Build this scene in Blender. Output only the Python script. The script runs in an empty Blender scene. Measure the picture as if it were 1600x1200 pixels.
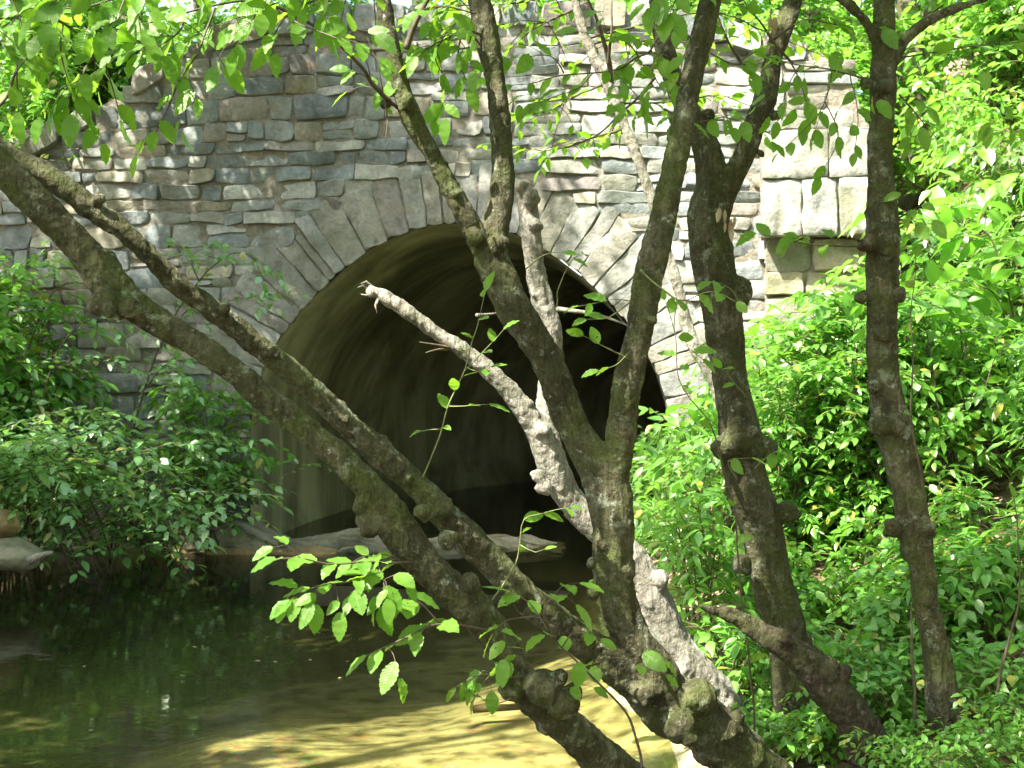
import bpy, bmesh, math, random
import numpy as np
from mathutils import Vector, Matrix, noise

# ------------------------------------------------------------------ camera, sky, sun, exposure
SC = bpy.context.scene
COL = SC.collection
F_PX = 1931.0            # focal length in pixels of the 1600 px wide frame
EYE = 1.6
cam_d = bpy.data.cameras.new("camera")
cam_d.sensor_width = 36.0
cam_d.lens = 36.0 * F_PX / 1600.0
cam_d.clip_start = 0.05
cam_d.clip_end = 500.0
cam_d.dof.use_dof = True
cam_d.dof.focus_distance = 4.2
cam_d.dof.aperture_fstop = 9.0
cam = bpy.data.objects.new("camera", cam_d)
COL.objects.link(cam)
cam.location = (0, 0, EYE)
cam.rotation_euler = (math.radians(90), 0, 0)
SC.camera = cam

SUN = Vector((-0.46, -0.36, 0.82)).normalized()      # direction towards the sun
w = bpy.data.worlds.new("World")
SC.world = w
w.use_nodes = True
wn = w.node_tree
wn.nodes.clear()
sky = wn.nodes.new("ShaderNodeTexSky")
sky.sky_type = 'NISHITA'
sky.sun_disc = False
sky.sun_elevation = math.asin(SUN.z)
sky.sun_rotation = math.atan2(SUN.x, SUN.y)
sky.air_density = 1.0
sky.dust_density = 4.0
bg = wn.nodes.new("ShaderNodeBackground")
bg.inputs[1].default_value = 0.15
wo = wn.nodes.new("ShaderNodeOutputWorld")
wn.links.new(sky.outputs[0], bg.inputs[0])
wn.links.new(bg.outputs[0], wo.inputs[0])

sl = bpy.data.lights.new("sun", 'SUN')
sl.energy = 5.0
sl.angle = math.radians(0.53)
sl.color = (1.0, 0.95, 0.85)
sun = bpy.data.objects.new("sun", sl)
COL.objects.link(sun)
sun.rotation_euler = SUN.to_track_quat('Z', 'Y').to_euler()

SC.view_settings.view_transform = 'Standard'
SC.view_settings.look = 'None'
SC.view_settings.exposure = 2.55
SC.view_settings.gamma = 1.0
SC.cycles.use_denoising = True
SC.cycles.max_bounces = 9
SC.cycles.diffuse_bounces = 6
SC.cycles.glossy_bounces = 3
SC.cycles.transmission_bounces = 5
SC.cycles.transparent_max_bounces = 8
SC.cycles.sample_clamp_indirect = 6.0

rng = np.random.default_rng(11)
random.seed(11)

# ------------------------------------------------------------------ helpers
def P(px, py, d):
    """a point seen at pixel (px, py) of the 1600x1200 photograph, d metres in front of the camera"""
    return Vector(((px - 800.0) / F_PX * d, d, EYE - (py - 600.0) / F_PX * d))

def tag(o, label=None, cat=None, group=None, kind=None):
    if label: o['label'] = label
    if cat: o['category'] = cat
    if group: o['group'] = group
    if kind: o['kind'] = kind
    return o

def empty(name, loc):
    o = bpy.data.objects.new(name, None)
    COL.objects.link(o)
    o.location = loc
    o.empty_display_size = 0.1
    return o

def put(name, me, parent=None, world=True):
    """link a mesh given in world coordinates under a parent empty"""
    o = bpy.data.objects.new(name, me)
    COL.objects.link(o)
    if parent is not None:
        o.parent = parent
        if world:
            off = Vector(parent.location)
            p = parent.parent
            while p is not None:
                off = off + p.location
                p = p.parent
            me.transform(Matrix.Translation(-off))
    return o

def mesh_np(name, V, quads=None, tris=None, uv=None, mat=None, smooth=True):
    me = bpy.data.meshes.new(name)
    V = np.asarray(V, dtype=np.float32)
    parts, tot = [], []
    if quads is not None and len(quads):
        parts.append(np.asarray(quads, dtype=np.int32).ravel()); tot.append(np.full(len(quads), 4, np.int32))
    if tris is not None and len(tris):
        parts.append(np.asarray(tris, dtype=np.int32).ravel()); tot.append(np.full(len(tris), 3, np.int32))
    L = np.concatenate(parts); T = np.concatenate(tot)
    me.vertices.add(len(V)); me.vertices.foreach_set("co", V.ravel())
    me.loops.add(len(L)); me.loops.foreach_set("vertex_index", L)
    me.polygons.add(len(T))
    st = np.concatenate([[0], np.cumsum(T)[:-1]]).astype(np.int32)
    me.polygons.foreach_set("loop_start", st)
    me.polygons.foreach_set("loop_total", T)
    if smooth:
        me.polygons.foreach_set("use_smooth", np.ones(len(T), dtype=bool))
    if uv is not None:
        l = me.uv_layers.new(name="UVMap")
        l.data.foreach_set("uv", np.asarray(uv, dtype=np.float32)[L].ravel())
    if mat is not None:
        me.materials.append(mat)
    me.update(calc_edges=True)
    me.validate()
    return me

def unit(a):
    return a / np.maximum(np.linalg.norm(a, axis=-1, keepdims=True), 1e-9)

# ------------------------------------------------------------------ materials
class NT:
    def __init__(s, name):
        s.m = bpy.data.materials.new(name)
        s.m.use_nodes = True
        s.t = s.m.node_tree
        s.t.nodes.clear()
        s.out = s.t.nodes.new("ShaderNodeOutputMaterial")
    def n(s, typ, **kw):
        nd = s.t.nodes.new("ShaderNode" + typ)
        for k, v in kw.items():
            setattr(nd, k, v)
        return nd
    def l(s, a, b):
        s.t.links.new(a, b)
    def val(s, sock, v):
        if hasattr(v, 'is_output') or isinstance(v, bpy.types.NodeSocket):
            s.l(v, sock)
        else:
            sock.default_value = v
    def noise(s, vec, scale, detail=4, rough=0.55, dist=0.0, out=0):
        nd = s.n("TexNoise")
        nd.inputs['Scale'].default_value = scale
        nd.inputs['Detail'].default_value = detail
        nd.inputs['Roughness'].default_value = rough
        nd.inputs['Distortion'].default_value = dist
        if vec is not None: s.l(vec, nd.inputs['Vector'])
        return nd.outputs[out]
    def ramp(s, fac, stops, interp='LINEAR'):
        r = s.n("ValToRGB")
        cr = r.color_ramp
        cr.interpolation = interp
        while len(cr.elements) > 1: cr.elements.remove(cr.elements[-1])
        for i, (p, c) in enumerate(stops):
            e = cr.elements[0] if i == 0 else cr.elements.new(p)
            e.position = p
            e.color = (*c, 1) if len(c) == 3 else c
        s.l(fac, r.inputs[0])
        return r.outputs[0]
    def step(s, fac, a, b):
        mr = s.n("MapRange")
        mr.inputs[1].default_value = a; mr.inputs[2].default_value = b
        s.l(fac, mr.inputs[0])
        return mr.outputs[0]
    def mix(s, fac, a, b, blend='MIX'):
        nd = s.n("Mix", data_type='RGBA', blend_type=blend)
        s.val(nd.inputs[0], fac)
        for k, v in ((6, a), (7, b)):
            if isinstance(v, tuple): nd.inputs[k].default_value = (*v, 1) if len(v) == 3 else v
            else: s.l(v, nd.inputs[k])
        return nd.outputs[2]
    def math(s, op, a, b=None):
        nd = s.n("Math", operation=op)
        s.val(nd.inputs[0], a)
        if b is not None: s.val(nd.inputs[1], b)
        return nd.outputs[0]
    def mapping(s, vec, scale=(1, 1, 1), rot=(0, 0, 0), loc=(0, 0, 0)):
        nd = s.n("Mapping")
        nd.inputs['Scale'].default_value = scale
        nd.inputs['Rotation'].default_value = rot
        nd.inputs['Location'].default_value = loc
        s.l(vec, nd.inputs[0])
        return nd.outputs[0]
    def bump(s, h, strength=0.5, dist=0.01, nrm=None):
        b = s.n("Bump")
        b.inputs['Strength'].default_value = strength
        b.inputs['Distance'].default_value = dist
        s.l(h, b.inputs['Height'])
        if nrm is not None: s.l(nrm, b.inputs['Normal'])
        return b.outputs[0]
    def principled(s, col, rough=0.8, nrm=None, spec=0.3):
        p = s.n("BsdfPrincipled")
        if isinstance(col, tuple): p.inputs['Base Color'].default_value = (*col, 1)
        else: s.l(col, p.inputs['Base Color'])
        s.val(p.inputs['Roughness'], rough)
        p.inputs['Specular IOR Level'].default_value = spec
        if nrm is not None: s.l(nrm, p.inputs['Normal'])
        s.l(p.outputs[0], s.out.inputs[0])
        return p

def pos_of(t):
    return t.n("NewGeometry").outputs['Position']

def mat_stone(name, stops, mossy=0.25):
    t = NT(name)
    pos = pos_of(t)
    rnd = t.n("NewGeometry").outputs['Random Per Island']
    base = t.ramp(rnd, stops, 'CONSTANT')
    n1 = t.noise(pos, 7.0, 6, 0.65)
    n2 = t.noise(pos, 30.0, 5, 0.7)
    n3 = t.noise(pos, 2.2, 3, 0.5)
    var = t.ramp(n1, [(0.25, (0.55, 0.54, 0.52)), (0.5, (1, 1, 1)), (0.8, (1.35, 1.33, 1.27))])
    c = t.mix(1.0, base, var, 'MULTIPLY')
    var2 = t.ramp(n2, [(0.3, (0.7, 0.7, 0.7)), (0.7, (1.2, 1.2, 1.2))])
    c = t.mix(0.8, c, var2, 'MULTIPLY')
    rust = t.step(t.noise(pos, 3.4, 4, 0.6), 0.60, 0.72)
    c = t.mix(t.math('MULTIPLY', rust, 0.5), c, (0.20, 0.135, 0.06))
    lich = t.step(t.noise(pos, 11.0, 5, 0.7), 0.60, 0.70)
    c = t.mix(t.math('MULTIPLY', lich, 0.45), c, (0.36, 0.38, 0.33))
    moss = t.step(n3, 0.54, 0.68)
    c = t.mix(t.math('MULTIPLY', moss, mossy), c, (0.09, 0.10, 0.04))
    stain = t.noise(t.mapping(pos, (1, 1, .35)), 1.5, 6, .65, .6)
    c = t.mix(.85, c, t.ramp(stain, [(.34, (.55, .56, .5)), (.5, (.95, .95, .93)), (.68, (1.15, 1.15, 1.12))]), 'MULTIPLY')
    h = t.math('ADD', t.math('MULTIPLY', n1, 0.7), t.math('MULTIPLY', n2, 0.35))
    t.principled(c, 0.82, t.bump(h, 0.75, 0.035), 0.25)
    return t.m

GREY_STOPS = [(0.0, (0.21, 0.22, 0.205)), (0.14, (0.15, 0.17, 0.17)), (0.26, (0.25, 0.25, 0.215)), (0.38, (0.18, 0.20, 0.185)),
              (0.49, (0.22, 0.205, 0.18)), (0.58, (0.125, 0.14, 0.14)), (0.66, (0.25, 0.23, 0.175)), (0.75, (0.175, 0.195, 0.195)),
              (0.84, (0.29, 0.29, 0.26)), (0.95, (0.165, 0.15, 0.14))]
M_STONE = mat_stone("rubble_stone", GREY_STOPS)
M_VOUSS = mat_stone("voussoir_stone", [(0.0, (0.215, 0.21, 0.185)), (0.3, (0.175, 0.18, 0.17)), (0.5, (0.24, 0.23, 0.195)),
                                       (0.7, (0.20, 0.185, 0.165)), (0.85, (0.23, 0.23, 0.21))], 0.3)
M_PIER = mat_stone("dressed_stone", [(0.0, (0.28, 0.275, 0.25)), (0.4, (0.24, 0.24, 0.235)), (0.7, (0.31, 0.295, 0.26))], 0.6)
M_ROCK = mat_stone("stream_rock", [(0.0, (0.21, 0.195, 0.14)), (0.4, (0.24, 0.22, 0.16)), (0.7, (0.19, 0.185, 0.15))], 0.6)
M_TAN = mat_stone("tan_rock", [(0.0, (0.27, 0.19, 0.10)), (0.5, (0.27, 0.20, 0.12))], 0.35)

def mat_mortar():
    t = NT("old_mortar")
    pos = pos_of(t)
    n = t.noise(pos, 18, 6, 0.7)
    c = t.ramp(n, [(0.25, (0.10, 0.09, 0.07)), (0.55, (0.18, 0.165, 0.13)), (0.8, (0.26, 0.245, 0.20))])
    t.principled(c, 0.95, t.bump(n, 0.8, 0.03), 0.1)
    return t.m
M_MORTAR = mat_mortar()

def mat_vault():
    t = NT("stained_vault_render")
    uvn = t.n("UVMap").outputs[0]          # u along the barrel, v round the ring, in metres
    a = t.noise(t.mapping(uvn, (0.8, 0.2, 1)), 1.0, 5, 0.6, 0.7)
    b = t.noise(t.mapping(uvn, (0.6, 0.5, 1)), 1.4, 5, 0.65, 0.6)
    d = t.noise(t.mapping(uvn, (5, 1.6, 1)), 1.0, 5, 0.65, .5)
    c = t.ramp(a, [(0.32, (0.13, 0.12, 0.075)), (0.44, (0.30, 0.285, 0.18)), (0.56, (0.50, 0.475, 0.30)), (0.8, (0.58, 0.56, 0.38))])
    c = t.mix(t.math('MULTIPLY', t.step(b, 0.45, 0.62), 0.6), c, (0.10, 0.088, 0.055))
    c = t.mix(0.5, c, t.ramp(d, [(0.3, (0.75, 0.75, 0.72)), (0.7, (1.2, 1.2, 1.15))]), 'MULTIPLY')
    fine = t.noise(pos_of(t), 25, 5, 0.7)
    t.principled(c, 0.85, t.bump(fine, 0.5, 0.02), 0.2)
    return t.m
M_VAULT = mat_vault()
def mat_plain_render():
    t = NT('dim_render')
    n = t.noise(pos_of(t), 2.0, 5, .6)
    t.principled(t.ramp(n, [(.3, (.25, .22, .13)), (.7, (.42, .38, .23))]), .9)
    return t.m
M_VAULTEND = mat_plain_render()

def mat_bark(name, dark, mid, pale, moss_amt=0.6, lichen_amt=0.5):
    t = NT(name)
    pos = pos_of(t)
    streak = t.noise(t.mapping(pos, (1, 1, 0.22)), 42, 5, 0.65, 0.5)
    n1 = t.noise(pos, 9, 5, 0.65, 0.3)
    n2 = t.noise(pos, 90, 4, 0.7)
    c = t.ramp(t.math('ADD', t.math('MULTIPLY', n1, 0.6), t.math('MULTIPLY', streak, 0.4)),
               [(0.32, dark), (0.5, mid), (0.68, pale)])
    lich = t.step(t.noise(pos, 15, 6, 0.75), 0.56, 0.63)
    c = t.mix(t.math('MULTIPLY', lich, lichen_amt), c, (0.21, 0.235, 0.17))
    spots = t.step(t.noise(pos, 38, 4, 0.7), 0.62, 0.68)
    c = t.mix(t.math('MULTIPLY', spots, lichen_amt * 0.8), c, (0.30, 0.31, 0.27))
    moss = t.step(t.noise(pos, 5, 5, 0.7), 0.46, 0.62)
    c = t.mix(t.math('MULTIPLY', moss, moss_amt), c, (0.055, 0.07, 0.016))
    c = t.mix(0.8, c, t.ramp(n2, [(0.3, (0.45, 0.45, 0.45)), (0.7, (1.4, 1.4, 1.4))]), 'MULTIPLY')
    h = t.math('ADD', t.math('MULTIPLY', streak, 0.8), t.math('ADD', t.math('MULTIPLY', n1, 0.8), t.math('MULTIPLY', n2, 0.3)))
    t.principled(c, 0.88, t.bump(h, 1.0, 0.022), 0.2)
    return t.m
M_BARK = mat_bark("mossy_bark", (0.015, 0.013, 0.006), (0.048, 0.045, 0.021), (0.13, 0.122, 0.08), .7, .65)
M_BARKP = mat_bark("pale_sunlit_bark", (0.08, 0.07, 0.05), (0.20, 0.185, 0.15), (0.38, 0.36, 0.31), 0.3, 0.6)  # bark colour raised to carry the strong sun on the pale trees
M_DEAD = mat_bark("dead_bark", (0.016, 0.012, 0.008), (0.038, 0.028, 0.019), (0.08, 0.064, 0.045), 0.5, 0.3)
M_FARBARK = mat_bark("far_bark", (0.06, 0.05, 0.035), (0.12, 0.10, 0.07), (0.2, 0.18, 0.14), 0.4, 0.4)

def mat_twig(name, col):
    t = NT(name)
    n = t.noise(pos_of(t), 40, 3)
    c = t.mix(1.0, col, t.ramp(n, [(0.3, (0.6, 0.6, 0.6)), (0.7, (1.4, 1.4, 1.4))]), 'MULTIPLY')
    t.principled(c, 0.7)
    return t.m
M_TWIG = mat_twig("twig_bark", (0.07, 0.052, 0.035))
M_SHOOT = mat_twig("green_shoot", (0.12, 0.14, 0.05))
M_STEM = mat_twig("plant_stem", (0.10, 0.075, 0.04))

def mat_leaf(name, c0, c1, tr, gloss=0.10, veins=True, mixt=0.5, rough=0.38):
    t = NT(name)
    g = t.n("NewGeometry")
    rnd = g.outputs['Random Per Island']
    base = t.mix(rnd, c0, c1)
    old = t.step(t.math('FRACT', t.math('MULTIPLY', rnd, 37.0)), .955, .96)
    if name != 'dead_leaf' and not veins: base = t.mix(t.math('MULTIPLY', old, .7), base, (0.30, 0.23, 0.035))
    trn = t.mix(rnd, tr, tuple(x * 0.78 for x in tr))
    nrm = None
    if veins:
        uv = t.n("UVMap").outputs[0]
        sep = t.n("SeparateXYZ"); t.l(uv, sep.inputs[0])
        ax = t.math('ABSOLUTE', sep.outputs[0])
        ph = t.math('SUBTRACT', sep.outputs[1], t.math('MULTIPLY', ax, 0.75))
        w_ = t.math('SINE', t.math('MULTIPLY', ph, 72.0))
        vein = t.step(w_, 0.80, 1.0)
        mid = t.step(ax, 0.022, 0.008)
        v = t.math('MAXIMUM', t.math('MULTIPLY', vein, 0.55), mid)
        base = t.mix(t.math('MULTIPLY', v, 0.16), base, (0.17, 0.24, 0.07))
        trn = t.mix(t.math('MULTIPLY', v, 0.30), trn, tuple(x * 0.55 for x in tr))
        nrm = t.bump(t.math('ADD', t.math('MULTIPLY', w_, 0.5), v), 0.22, 0.002)
    blotch = t.noise(pos_of(t), 35, 3)
    base = t.mix(0.5, base, t.ramp(blotch, [(0.3, (0.7, 0.7, 0.7)), (0.7, (1.25, 1.25, 1.25))]), 'MULTIPLY')
    d = t.n("BsdfDiffuse"); t.l(base, d.inputs[0])
    tl = t.n("BsdfTranslucent"); t.l(trn, tl.inputs[0])
    gl = t.n("BsdfGlossy"); gl.inputs['Roughness'].default_value = rough; gl.inputs[0].default_value = (1.0, 1.0, 0.92, 1)
    if nrm is not None:
        t.l(nrm, d.inputs['Normal']); t.l(nrm, gl.inputs['Normal'])
    m1 = t.n("MixShader"); m1.inputs[0].default_value = mixt
    t.l(d.outputs[0], m1.inputs[1]); t.l(tl.outputs[0], m1.inputs[2])
    fr = t.n("LayerWeight"); fr.inputs[0].default_value = 0.25
    m2 = t.n("MixShader")
    t.l(t.math('ADD', t.math('MULTIPLY', fr.outputs[0], 0.18), gloss * 0.35), m2.inputs[0])
    t.l(m1.outputs[0], m2.inputs[1]); t.l(gl.outputs[0], m2.inputs[2])
    if veins:
        hole = t.step(t.noise(pos_of(t), 85, 2, .4), .715, .725)
        thr = t.n("BsdfTransparent")
        m3 = t.n("MixShader")
        t.l(hole, m3.inputs[0]); t.l(m2.outputs[0], m3.inputs[1]); t.l(thr.outputs[0], m3.inputs[2])
        t.l(m3.outputs[0], t.out.inputs[0])
    else:
        t.l(m2.outputs[0], t.out.inputs[0])
    return t.m
M_LEAF = mat_leaf("hornbeam_leaf", (0.06, 0.145, 0.018), (0.105, 0.21, 0.026), (0.30, 0.58, 0.03), gloss=0.03)
M_LEAFC = mat_leaf("crown_leaf", (0.065, 0.155, 0.018), (0.105, 0.215, 0.03), (0.27, 0.58, 0.035), veins=False)
M_SHADE = mat_leaf("shrub_leaf", (0.105, 0.24, 0.065), (0.16, 0.33, 0.10), (0.30, 0.60, 0.07), gloss=0.22, veins=False, mixt=0.4)
M_BRIGHT = mat_leaf("bank_leaf", (0.07, 0.195, 0.022), (0.125, 0.29, 0.04), (0.26, 0.62, 0.045), gloss=0.12, veins=False, mixt=0.42)
M_DARKLF = mat_leaf("glossy_dark_leaf", (0.048, 0.125, 0.018), (0.08, 0.18, 0.026), (0.19, 0.42, 0.025), gloss=0.3, veins=False, mixt=0.3)
M_LITTER = mat_leaf("dead_leaf", (0.20, 0.14, 0.08), (0.36, 0.28, 0.17), (0.2, 0.14, 0.07), gloss=0.05, veins=False, mixt=0.2)

# ------------------------------------------------------------------ bridge frame of reference
TH = math.radians(7.0)
OX, OY = (728 - 800) / F_PX * 12.0, 12.0
WU = (math.cos(TH), -math.sin(TH)); WA = (math.sin(TH), math.cos(TH))
def W(u, v, z):
    return Vector((OX + u * WU[0] + v * WA[0], OY + u * WU[1] + v * WA[1], z))
def uv_of(x, y):
    dx, dy = x - OX, y - OY
    return dx * WU[0] + dy * WU[1], dx * WA[0] + dy * WA[1]
def bend(v):
    return .05 * max(0.0, v - 2.2) ** 2
def wall_u(px):
    k = (px - 800) / F_PX
    return (k * OY - OX) / (math.cos(TH) + k * math.sin(TH))
def wall_pt(px, py):
    u = wall_u(px)
    d = OY - u * math.sin(TH)
    return u, EYE - (py - 600) / F_PX * d
UC, RA, ZS = -0.10, 2.08, 1.10         # arch centre, radius, springing height
TOP = [wall_pt(*q) for q in ((-300, 330), (-60, 270), (60, 225), (160, 165), (250, 110), (300, 70), (380, 42), (520, 30), (800, 20),
                             (1000, 24), (1110, 45), (1200, 68), (1318, 92), (1352, 190), (1420, 235))]
def arch_r(a):
    return RA * (1 - .05 * math.sin(2 * a) ** 2)
def top_z(u):
    return float(np.interp(u, [q[0] for q in TOP], [q[1] for q in TOP]))
U0, U1 = TOP[0][0], wall_u(1380)

# ------------------------------------------------------------------ ground
SHORE = [(-6, -3.0), (0, -1.6), (2, -0.5), (3, -0.1), (4, 0.35), (5, 0.72), (5.6, 0.72), (6.4, 0.5), (8, 0.78), (9, 0.95), (11, 1.2), (12, 1.45), (13, 1.6)]
def ground_z(x, y):
    u, v = uv_of(x, y)
    xs = float(np.interp(y, [q[0] for q in SHORE], [q[1] for q in SHORE]))
    nz = noise.noise(Vector((x * 0.9, y * 0.9, 3.1))) * 0.10 + noise.noise(Vector((x * 2.7, y * 2.7, 7.7))) * 0.035
    if v < 0.30:
        e = x - xs
        far = min(1.0, max(0.0, (y - 5.0) / 6.0))
        if e > 0:
            near_p = np.interp(e, [0, .35, 1.2, 2.5, 5, 12, 30], [0.0, .16, .30, .55, 1.6, 6.0, 13])
            far_p = np.interp(e, [0, .3, .9, 1.9, 2.6, 4.2, 8, 30], [0.0, .55, 1.05, 1.75, 2.55, 4.6, 8.0, 16])
            z = near_p * (1 - far) + far_p * far + nz * min(1, e * 2)
        else:
            deep = np.interp(-e, [0, .25, 1.5, 2.0, 3.0, 6.0], [0.0, -.07, -.14, -.17, -.36, -.7])
            deep = deep - 0.42 * min(1.0, max(0, (y - 5.6) / 3.6)) ** 1.2 * min(1.0, -e)
            z = deep + nz * 0.5 * min(1, -e)
        lb = np.interp(u, [-9, -5.2, -3.9, -2.6, -2.2], [1.8, .6, .35, .10, -.4])
        wgt = min(1.0, max(0.0, (v + 1.3) / .9))
        if u < -2.2:
            z = max(z, lb * wgt + (1 - wgt) * z + nz * 0.5)
        z = max(z, float(np.interp(x, [-30, -9, -6.5, -5.0, -4.6], [5, 2.2, .8, .15, -.6])) + nz)
        return float(z)
    tz = top_z(min(u, 4.0)) - 0.75
    right = ground_z(*(W(u, 0.25, 0).xy)) if u > 3.2 else -9
    z = max(tz if u < 4.2 else -9, right)
    z += nz * 1.5 + 0.16 * max(0, v - 6)
    return float(z)

def make_ground():
    us = np.concatenate([np.linspace(-60, -9, 14), np.linspace(-8.5, 8.5, 120), np.linspace(9, 60, 14)])
    vs = np.concatenate([np.linspace(-24, -13, 8), np.linspace(-12.6, 0.24, 130), np.linspace(0.45, 8, 28), np.linspace(9, 70, 14)])
    nu, nv = len(us), len(vs)
    V = []
    for v in vs:
        for u in us:
            p = W(float(u), float(v), 0)
            V.append((p.x, p.y, ground_z(p.x, p.y)))
    Q = []
    for j in range(nv - 1):
        for i in range(nu - 1):
            jump = vs[j] < 0.3 < vs[j + 1]
            if jump and UC - RA - 0.35 < us[i + 1] and us[i] < UC + RA + 0.35:
                continue
            a = j * nu + i
            Q.append((a, a + 1, a + nu + 1, a + nu))
    t = NT("bank_and_bed")
    pos = pos_of(t)
    sep = t.n("SeparateXYZ"); t.l(pos, sep.inputs[0])
    n1 = t.noise(pos, 3.0, 6, 0.65); n2 = t.noise(pos, 22, 5, 0.7); n3 = t.noise(t.mapping(pos, (0.7, 2.2, 1)), 2.2, 4, 0.6, 1.2)
    sand = t.ramp(n3, [(0.3, (0.14, 0.12, 0.07)), (0.47, (0.31, 0.27, 0.165)), (0.72, (0.42, 0.375, 0.25))])
    sand = t.mix(0.45, sand, t.ramp(n2, [(0.3, (0.6, 0.6, 0.55)), (0.7, (1.25, 1.25, 1.2))]), 'MULTIPLY')
    peb = t.n("TexVoronoi"); peb.inputs['Scale'].default_value = 16; t.l(pos, peb.inputs['Vector'])
    sand = t.mix(t.math('MULTIPLY', t.step(n1, 0.52, 0.62), 0.45), sand, t.mix(1.0, (0.42, 0.34, 0.22), peb.outputs['Color'], 'MULTIPLY'))
    silt_shade = t.step(t.math('ADD', sep.outputs[2], t.math('MULTIPLY', n3, 0.22)), 0.0, -0.24)
    sand = t.mix(t.math('MULTIPLY', silt_shade, 0.95), sand, (0.045, 0.045, 0.022))  # dark bed tone: silt plus painted shade of the deep, unlit water
    vor = t.n("TexVoronoi"); vor.inputs['Scale'].default_value = 20; t.l(t.mapping(pos, (1, 1, 1), (0, 0, 0.5)), vor.inputs['Vector'])
    hs = t.n("SeparateColor"); t.l(vor.outputs['Color'], hs.inputs[0])
    litter = t.ramp(hs.outputs[0], [(0.1, (0.06, 0.042, 0.025)), (0.5, (0.16, 0.11, 0.065)), (0.9, (0.30, 0.23, 0.15))])
    litter = t.mix(t.math('MULTIPLY', t.step(n1, 0.5, 0.62), 0.6), litter, (0.045, 0.06, 0.018))
    c = t.mix(t.step(t.math('ADD', sep.outputs[2], t.math('MULTIPLY', n2, 0.08)), 0.09, 0.2), sand, litter)
    h = t.math('ADD', t.math('MULTIPLY', n2, 0.5), t.math('MULTIPLY', vor.outputs['Distance'], 0.6))
    t.principled(c, 0.9, t.bump(h, 0.6, 0.03), 0.15)
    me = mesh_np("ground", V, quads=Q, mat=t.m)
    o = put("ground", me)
    tag(o, kind='structure')
    # the floor of the stream where it runs on under the bridge
    V, Q = [], []
    for j, v in enumerate(np.linspace(0.2, 12.6, 20)):
        for i, u in enumerate(np.linspace(UC - RA - 0.5, UC + RA + 0.5, 12)):
            p = W(float(u) + bend(float(v)), float(v), 0)
            V.append((p.x, p.y, -0.45 + 0.08 * noise.noise(p)))
    for j in range(19):
        for i in range(11):
            a = j * 12 + i
            Q.append((a, a + 1, a + 13, a + 12))
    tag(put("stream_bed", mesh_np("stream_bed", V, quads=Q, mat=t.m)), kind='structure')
make_ground()

def make_water():
    t = NT("stream_water")
    pos = pos_of(t)
    r1 = t.noise(t.mapping(pos, (0.9, 2.6, 1)), 2.4, 3, 0.5, 0.6)
    r2 = t.noise(t.mapping(pos, (1, 2.0, 1)), 11, 3, 0.5)
    h = t.math('ADD', r1, t.math('MULTIPLY', r2, 0.16))
    nrm = t.bump(h, 0.06, 0.03)
    tr = t.n("BsdfTransparent"); tr.inputs[0].default_value = (0.83, 0.84, 0.62, 1)
    gl = t.n("BsdfGlossy"); gl.inputs['Roughness'].default_value = 0.015
    t.l(nrm, gl.inputs['Normal'])
    fr = t.n("Fresnel"); fr.inputs[0].default_value = 1.40; t.l(nrm, fr.inputs['Normal'])
    tb = t.n('BsdfDiffuse'); tb.inputs[0].default_value = (0.075, 0.09, 0.04, 1)
    mt = t.n('MixShader'); mt.inputs[0].default_value = .07
    t.l(tr.outputs[0], mt.inputs[1]); t.l(tb.outputs[0], mt.inputs[2])
    m = t.n("MixShader")
    t.l(fr.outputs[0], m.inputs[0]); t.l(mt.outputs[0], m.inputs[1]); t.l(gl.outputs[0], m.inputs[2])
    t.l(m.outputs[0], t.out.inputs[0])
    us = np.linspace(-40, 6, 24); vs = np.concatenate([np.linspace(-20, 0, 20), np.linspace(1.2, 12.3, 10)])
    V, Q = [], []
    for v in vs:
        for i, u in enumerate(us):
            uu = float(u)
            if v > 0.01: uu = UC - RA - 0.05 + (2 * RA + 0.1) * i / 23 + bend(float(v))
            p = W(uu, float(v), 0); V.append(tuple(p))
    for j in range(len(vs) - 1):
        if vs[j] < 0.01 < vs[j + 1]:
            continue
        for i in range(23):
            a = j * 24 + i
            Q.append((a, a + 1, a + 25, a + 24))
    # join the two sheets under the arch
    base = len(V)
    for v in (0.0, 1.2):
        for i in range(24):
            V.append(tuple(W(UC - RA - 0.05 + (2 * RA + 0.1) * i / 23, v, 0)))
    for i in range(23):
        a = base + i
        Q.append((a, a + 1, a + 25, a + 24))
    tag(put("water", mesh_np("water", V, quads=Q, mat=t.m)), kind='structure')
make_water()

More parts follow.
